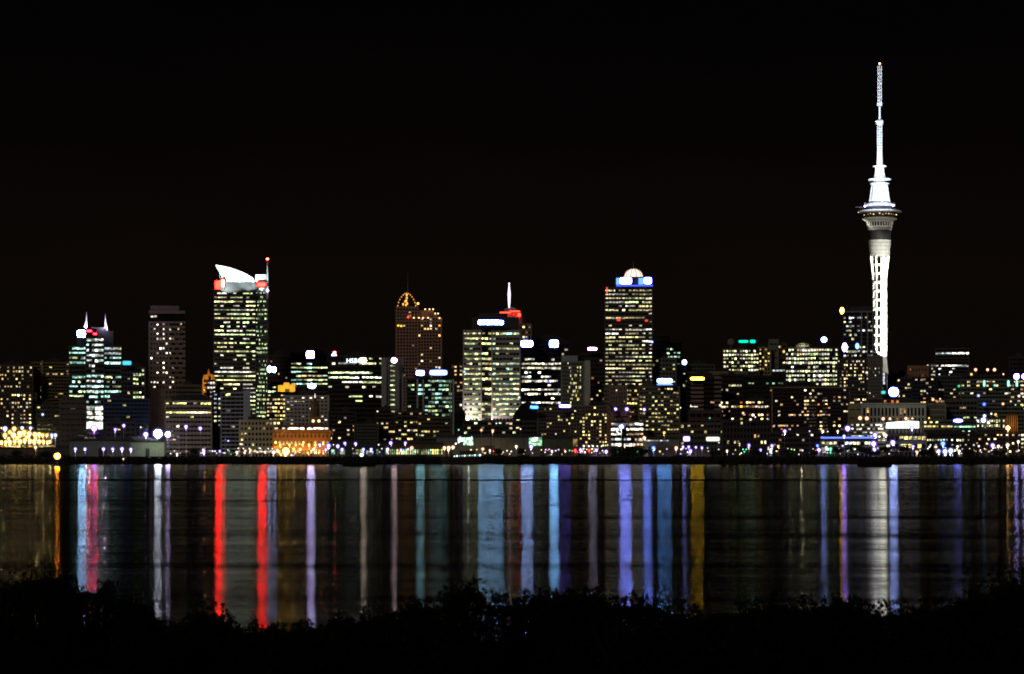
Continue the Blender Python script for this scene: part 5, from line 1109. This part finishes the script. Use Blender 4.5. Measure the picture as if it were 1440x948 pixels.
# moored barge silhouette
def hull(o, Lh, W_, H, mat):
    m = MB(); n = 10; pr = []
    for k in range(n+1):
        t = k/n; x = (t-.5)*Lh; bw = W_*.5*(1-abs(2*t-1)**4)**.5+.02; sh = H*(1+.25*(2*t-1)**2)
        pr.append((x*(1 if True else 1), bw, sh))
    b = 0
    for x, bw, sh in pr: m.v += [(x*.93, -bw*.6, 0), (x, -bw, sh), (x, bw, sh), (x*.93, bw*.6, 0)]
    for k in range(n):
        a = k*4; c = a+4
        m.f += [(a, c, c+1, a+1), (a+1, c+1, c+2, a+2), (a+2, c+2, c+3, a+3), (a+3, c+3, c, a)]
    m.f += [(0, 1, 2, 3), (n*4+3, n*4+2, n*4+1, n*4)]
    return m.build('hull', mat, o)
Yb = 1610; s = Yb/F; dkh = pmat('hull_black', (.006, .006, .006), .9)
o = empty('moored_barge', 1230, Yb, 0); tag(o, 'black barge lying at anchor in front of the great tower reflection', 'boat')
hull(o, 51*s, 6, 2.6, dkh); MB().box(-9*s, 14*s, -2, 2, 2.5, 3.6).build('deckhouse', dkh, o); MB().tube((-2*s, 0, 3.4), (-2*s, 0, 4.6), .12).build('mast', dkh, o)
Yb = 1640
o = empty('moored_launch', 505, Yb, 0); tag(o, 'black launch lying off the quay below the blue-ringed white light', 'boat')
hull(o, 50*s, 6, 2.2, dkh); MB().box(-12*s, 9*s, -2, 2, 2.1, 4.4).box(-7*s, 3*s, -1.6, 1.6, 4.3, 5.6).build('deckhouse', dkh, o)
# the lit ferry at the wharf
Yb = 1852; s = Yb/F
o = empty('passenger_ferry', 652, Yb, 0); tag(o, 'passenger ferry with a row of small pale green lights at the wharf', 'boat')
hull(o, 66*s, 8, 4.2, pmat('hull_brown', (.05, .04, .03), .8)); MB().box(-16*s, 24*s, -3, 3, 4.0, 7.0).box(-6*s, 16*s, -2.6, 2.6, 6.9, 9.2).build('cabin', pmat('cabin_red', (.12, .03, .02), .7), o)
for k in range(11): window(o, (-13+k*3.6)*s, -3.2, 5.6+k*.06, 1.7*s, 2.0*s, wmat('te', 2.4), 'deck_light')
MB().tube((2, 0, 9), (2, 0, 15), .15).build('mast', STEEL, o)
# quay derrick
Yc = 1895; s = Yc/F
o = empty('dock_crane', 876, Yc, 4.8); tag(o, 'black dock derrick crane before the bright open-framed building', 'crane')
zc = lambda y: wz(y, Yc)-4.8
def lat2(m, p, q, w, n):
    p = Vector(p); q = Vector(q); d = (q-p); u = Vector((d.z, 0, -d.x)).normalized()*w
    m.tube(p+u, q+u*.4, .28, n=4); m.tube(p-u, q-u*.4, .28, n=4)
    for k in range(n):
        a = p+d*(k/n); b = p+d*((k+1)/n); sg = 1 if k % 2 else -1
        m.tube(a+u*sg, b-u*sg, .16, n=4)
bk_ = pmat('crane_black', (.008, .008, .008), .9)
m = MB(); lat2(m, (2*s, 0, zc(604)), (-19*s, 0, zc(568)), .9, 12); m.build('boom', bk_, o)
m = MB(); lat2(m, (22*s, .6, zc(620)), (-10*s, .6, zc(578)), .5, 12); m.build('strut', bk_, o)
m = MB(); m.tube((-18*s, 0, zc(568)), (-9*s, 0, zc(580)), .15); m.tube((2*s, 0, zc(604)), (20*s, 0, zc(626)), .4); m.build('backstay', bk_, o)
MB().box(-1.6*s, 1.6*s, -1, 1, 0, zc(603)).box(-5*s, 5*s, -2, 2, 0, 4).build('tower', bk_, o)
MB().box(-.4*s+13*s, .4*s+13*s, -.5, .5, 0, zc(615)).build('bollard_post', bk_, o)

point(223, 626, 1912, 1500, (.9, 1, .8), .5); point(205, 628, 1912, 500, (.9, 1, .85), .5)
# gabled wharf shed at 905-960
Y = 1930; s = Y/F
o = shed('gabled timber wharf shed centre-right with violet wall lamps', 912, 1000, 628, Y, (.16, .14, .12), phrase='the gabled wharf shed')
MB().prism([(-42*s, 0), (-8*s, 0), (-24*s, 9*s)], -.6, 16).build('gable', pmat('facade', (.20, .17, .15), .8), o).location.z = wz(628, Y)-4.7-1
o = shed('low white-roofed ferry pavilion behind the gabled wharf shed', 906, 955, 614, 1960, (.3, .3, .3), lit=[(912, 930, 615.5, 617, 'cw', 1.4), (907, 940, 619, 620.4, 'cw', 1.2)])

# yacht masts along the marina
ym_ = pmat('yacht_mast', (.03, .03, .03), .6); yh = pmat('yacht_hull', (.05, .05, .05), .6)
hm = None
ys_ = [(6, 588), (23, 560), (38, 600), (74, 570), (63, 600), (90, 605), (271, 590), (690, 585), (705, 575), (736, 590), (668, 598), (818, 618), (1052, 612), (1099, 604), (1262, 612), (1361, 600), (1316, 590), (956, 622), (1030, 615), (590, 615)]
for i, (px, yt) in enumerate(ys_):
    Yy = 1900; o = empty('yacht', px, Yy, 4.4); s = Yy/F
    zt = wz(yt, Yy)-4.4; lab = zone(px, 630)
    tag(o, f"dark yacht with {'very tall' if yt < 592 else 'tall' if yt < 606 else 'short'} bare mast beside {lab}"+(' nearest the left edge' if px == 6 else ' at the yard centre' if px == 23 else ' just right of the yard centre' if px == 38 else ' by its right end' if px in (74, 705) else ' at its right' if px == 1052 else ''), 'yacht', 'yachts along the quay')
    hull(o, 9, 3, 1.4, yh); MB().box(-2, 1.5, -.9, .9, 1.3, 2.1).build('cabin', yh, o)
    m = MB().tube((0, 0, 1), (0, 0, zt), .16, .1); m.tube((-1.2, 0, zt*.6), (1.2, 0, zt*.6), .06); m.tube((0, 0, zt*.95), (4.3, 0, 1.6), .03, n=3); m.tube((0, 0, zt*.95), (-4.3, 0, 1.6), .03, n=3); m.build('mast', ym_, o)
    MB().tube((0, 0, 2.6), (-3.8, 0, 2.7), .2).build('boom', ym_, o)

# trees on the far quay
fm = pmat('foliage_dark', (.035, .05, .025), .9)
bkm = pmat('bark', (.04, .03, .025), .9)
def tree(px, py, hw, Y, seed, label):
    s = Y/F; rg = random.Random(seed); H = wz(py, Y)-4.8; Rw = hw*s
    o = empty('tree', px, Y, 4.8); tag(o, label, 'tree', 'trees along the far quay')
    m = MB().tube((0, 0, 0), (0, 0, H*.5), .35, .22)
    for k in range(5):
        a = rg.random()*6.28; m.tube((0, 0, H*.4), (Rw*.6*math.cos(a), Rw*.6*math.sin(a), H*.75), .18, .07)
    m.build('trunk', bkm, o)
    c = MB()
    cl = [(Rw*.75*rg.uniform(-1, 1), Rw*.6*rg.uniform(-1, 1), H*(.45+.45*rg.random())) for _ in range(9)]
    for _ in range(520):
        b = rg.choice(cl); q = .45*Rw
        p = Vector((b[0]+rg.gauss(0, q*.5), b[1]+rg.gauss(0, q*.5), min(H, max(H*.25, b[2]+rg.gauss(0, q*.35)))))
        u = Vector((rg.uniform(-1, 1), rg.uniform(-1, 1), rg.uniform(-1, 1))).normalized()*.42; v = u.orthogonal().normalized()*.42; k = len(c.v)
        c.v += [tuple(p-u), tuple(p+v), tuple(p+u), tuple(p-v)]; c.f.append((k, k+1, k+2, k+3))
    c.build('crown', fm, o)
TR = [(271, 629, 6, 'round dark tree below the pale terraced office'), (20, 634, 9, 'low dark tree at the left end of the cargo yard'), (62, 635, 10, 'dark tree right of the cargo yard'), (700, 630, 7, 'small dark tree in front of the ribbed shed'),
      (735, 631, 8, 'dark tree at the right of the ribbed shed'), (862, 629, 7, 'dark tree left of the dock crane'), (893, 628, 9, 'dark tree right of the dock crane'), (904, 632, 8, 'dark tree between the crane and the gabled shed'),
      (1006, 633, 8, 'dark tree right of the cream box sign'), (1062, 634, 8, 'dark tree in front of the townhouses'), (1108, 632, 9, 'dark tree in front of the low dark sheds'), (1143, 634, 7, 'dark tree left of the blue-neon pavilion'),
      (1178, 629, 9, 'dark tree in front of the blue-neon pavilion centre'), (1205, 626, 11, 'large dark tree in front of the blue-neon pavilion right end'), (1219, 630, 8, 'dark tree beside the large one under the neon end'), (1245, 628, 8, 'dark tree left of the cream-windowed restaurant'),
      (1270, 624, 9, 'dark tree in front of the cream-windowed restaurant'), (1300, 632, 8, 'dark tree between the restaurant and the two-storey block'), (1362, 632, 9, 'dark tree at the right end of the two-storey block'), (1405, 634, 9, 'low dark tree at the far right of the quay'), (1232, 572 if 0 else 634, 7, 'low dark tree under the large violet lamps')]
for i, (px, py, hw, lb) in enumerate(TR): tree(px, py, hw, 1898, 50+i, lb)

# ================================================================== NEAR BUSHES (silhouettes before the water)
PROF = [(-260, 830), (-60, 822), (0, 826), (30, 818), (55, 806), (90, 812), (110, 826), (150, 832), (190, 848), (215, 872), (240, 880), (270, 876), (300, 862), (325, 880), (350, 888), (400, 886), (450, 888), (500, 878), (545, 862), (580, 850), (610, 856), (640, 836), (665, 826),
        (690, 850), (720, 848), (760, 842), (800, 842), (830, 838), (860, 850), (890, 848), (940, 858), (980, 866), (1020, 866), (1060, 858), (1100, 850), (1150, 856), (1195, 845), (1230, 864), (1270, 864), (1300, 858), (1340, 850), (1380, 832), (1410, 816), (1440, 812), (1500, 806), (1560, 824), (1700, 835)]
def prof(x):
    for (a, b), (c, d) in zip(PROF, PROF[1:]):
        if a <= x <= c: return b+(d-b)*(x-a)/(c-a)
    return 850
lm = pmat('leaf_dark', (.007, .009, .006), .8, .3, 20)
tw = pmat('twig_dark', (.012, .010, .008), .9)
BUSH = [(-20, 'leafy bush filling the bottom left corner'), (55, 'tall bush under the orange beacon reflection'), (130, 'bush below the blue and red reflections at left'), (200, 'bush where the thin white reflections end'),
        (280, 'low bush left of the first red reflection'), (350, 'low bush below the two red reflections'), (430, 'low bush below the violet reflection'), (510, 'bush under the cream-white reflection'), (585, 'bush below the teal reflections'),
        (655, 'tall open twiggy bush below the thin gold reflection'), (735, 'bush under the wide blue and red reflections'), (782, 'dense bush right under the brightest pale blue reflection'), (825, 'bush just right of the brightest pale blue reflection'), (895, 'bush below the violet-blue reflection right of centre'),
        (975, 'low bush below the yellow reflection'), (1060, 'bush before the dark stretch of water'), (1145, 'bush left of the violet reflection at right'), (1210, 'bush left of the white tower reflection'), (1280, 'bush right of the white tower reflection'),
        (1350, 'bush below the deep blue reflection'), (1415, 'tall bush below the orange reflection'), (1475, 'bush filling the bottom right corner'), (-110, 'bush on the bank just beyond the bottom left corner'), (1570, 'bush on the bank just beyond the bottom right corner')]
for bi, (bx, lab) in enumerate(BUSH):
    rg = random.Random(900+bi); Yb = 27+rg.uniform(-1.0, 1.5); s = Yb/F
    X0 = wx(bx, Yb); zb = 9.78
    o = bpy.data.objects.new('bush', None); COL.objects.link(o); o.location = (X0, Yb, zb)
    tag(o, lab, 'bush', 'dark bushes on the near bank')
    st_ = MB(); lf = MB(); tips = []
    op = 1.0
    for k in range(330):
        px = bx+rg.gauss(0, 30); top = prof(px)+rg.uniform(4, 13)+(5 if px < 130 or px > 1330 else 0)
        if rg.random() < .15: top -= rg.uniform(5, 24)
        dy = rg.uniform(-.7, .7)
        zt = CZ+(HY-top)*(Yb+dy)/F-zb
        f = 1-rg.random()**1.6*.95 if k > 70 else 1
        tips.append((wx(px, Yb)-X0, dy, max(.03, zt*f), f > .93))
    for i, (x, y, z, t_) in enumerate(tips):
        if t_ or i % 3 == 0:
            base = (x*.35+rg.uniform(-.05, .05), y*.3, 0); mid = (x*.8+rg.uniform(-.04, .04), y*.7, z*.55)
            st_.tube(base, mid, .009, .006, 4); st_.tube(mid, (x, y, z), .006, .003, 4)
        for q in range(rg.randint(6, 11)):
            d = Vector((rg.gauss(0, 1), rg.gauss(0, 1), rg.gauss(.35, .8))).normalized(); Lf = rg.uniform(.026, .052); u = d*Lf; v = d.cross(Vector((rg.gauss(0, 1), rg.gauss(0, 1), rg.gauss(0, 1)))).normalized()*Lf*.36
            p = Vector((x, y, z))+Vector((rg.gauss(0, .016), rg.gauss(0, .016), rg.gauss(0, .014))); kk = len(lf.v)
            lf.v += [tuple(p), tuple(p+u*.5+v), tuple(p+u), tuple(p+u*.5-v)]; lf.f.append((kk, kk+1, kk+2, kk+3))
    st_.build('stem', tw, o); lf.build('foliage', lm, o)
print('windows', NWIN[0], 'objects', len(SC.objects))
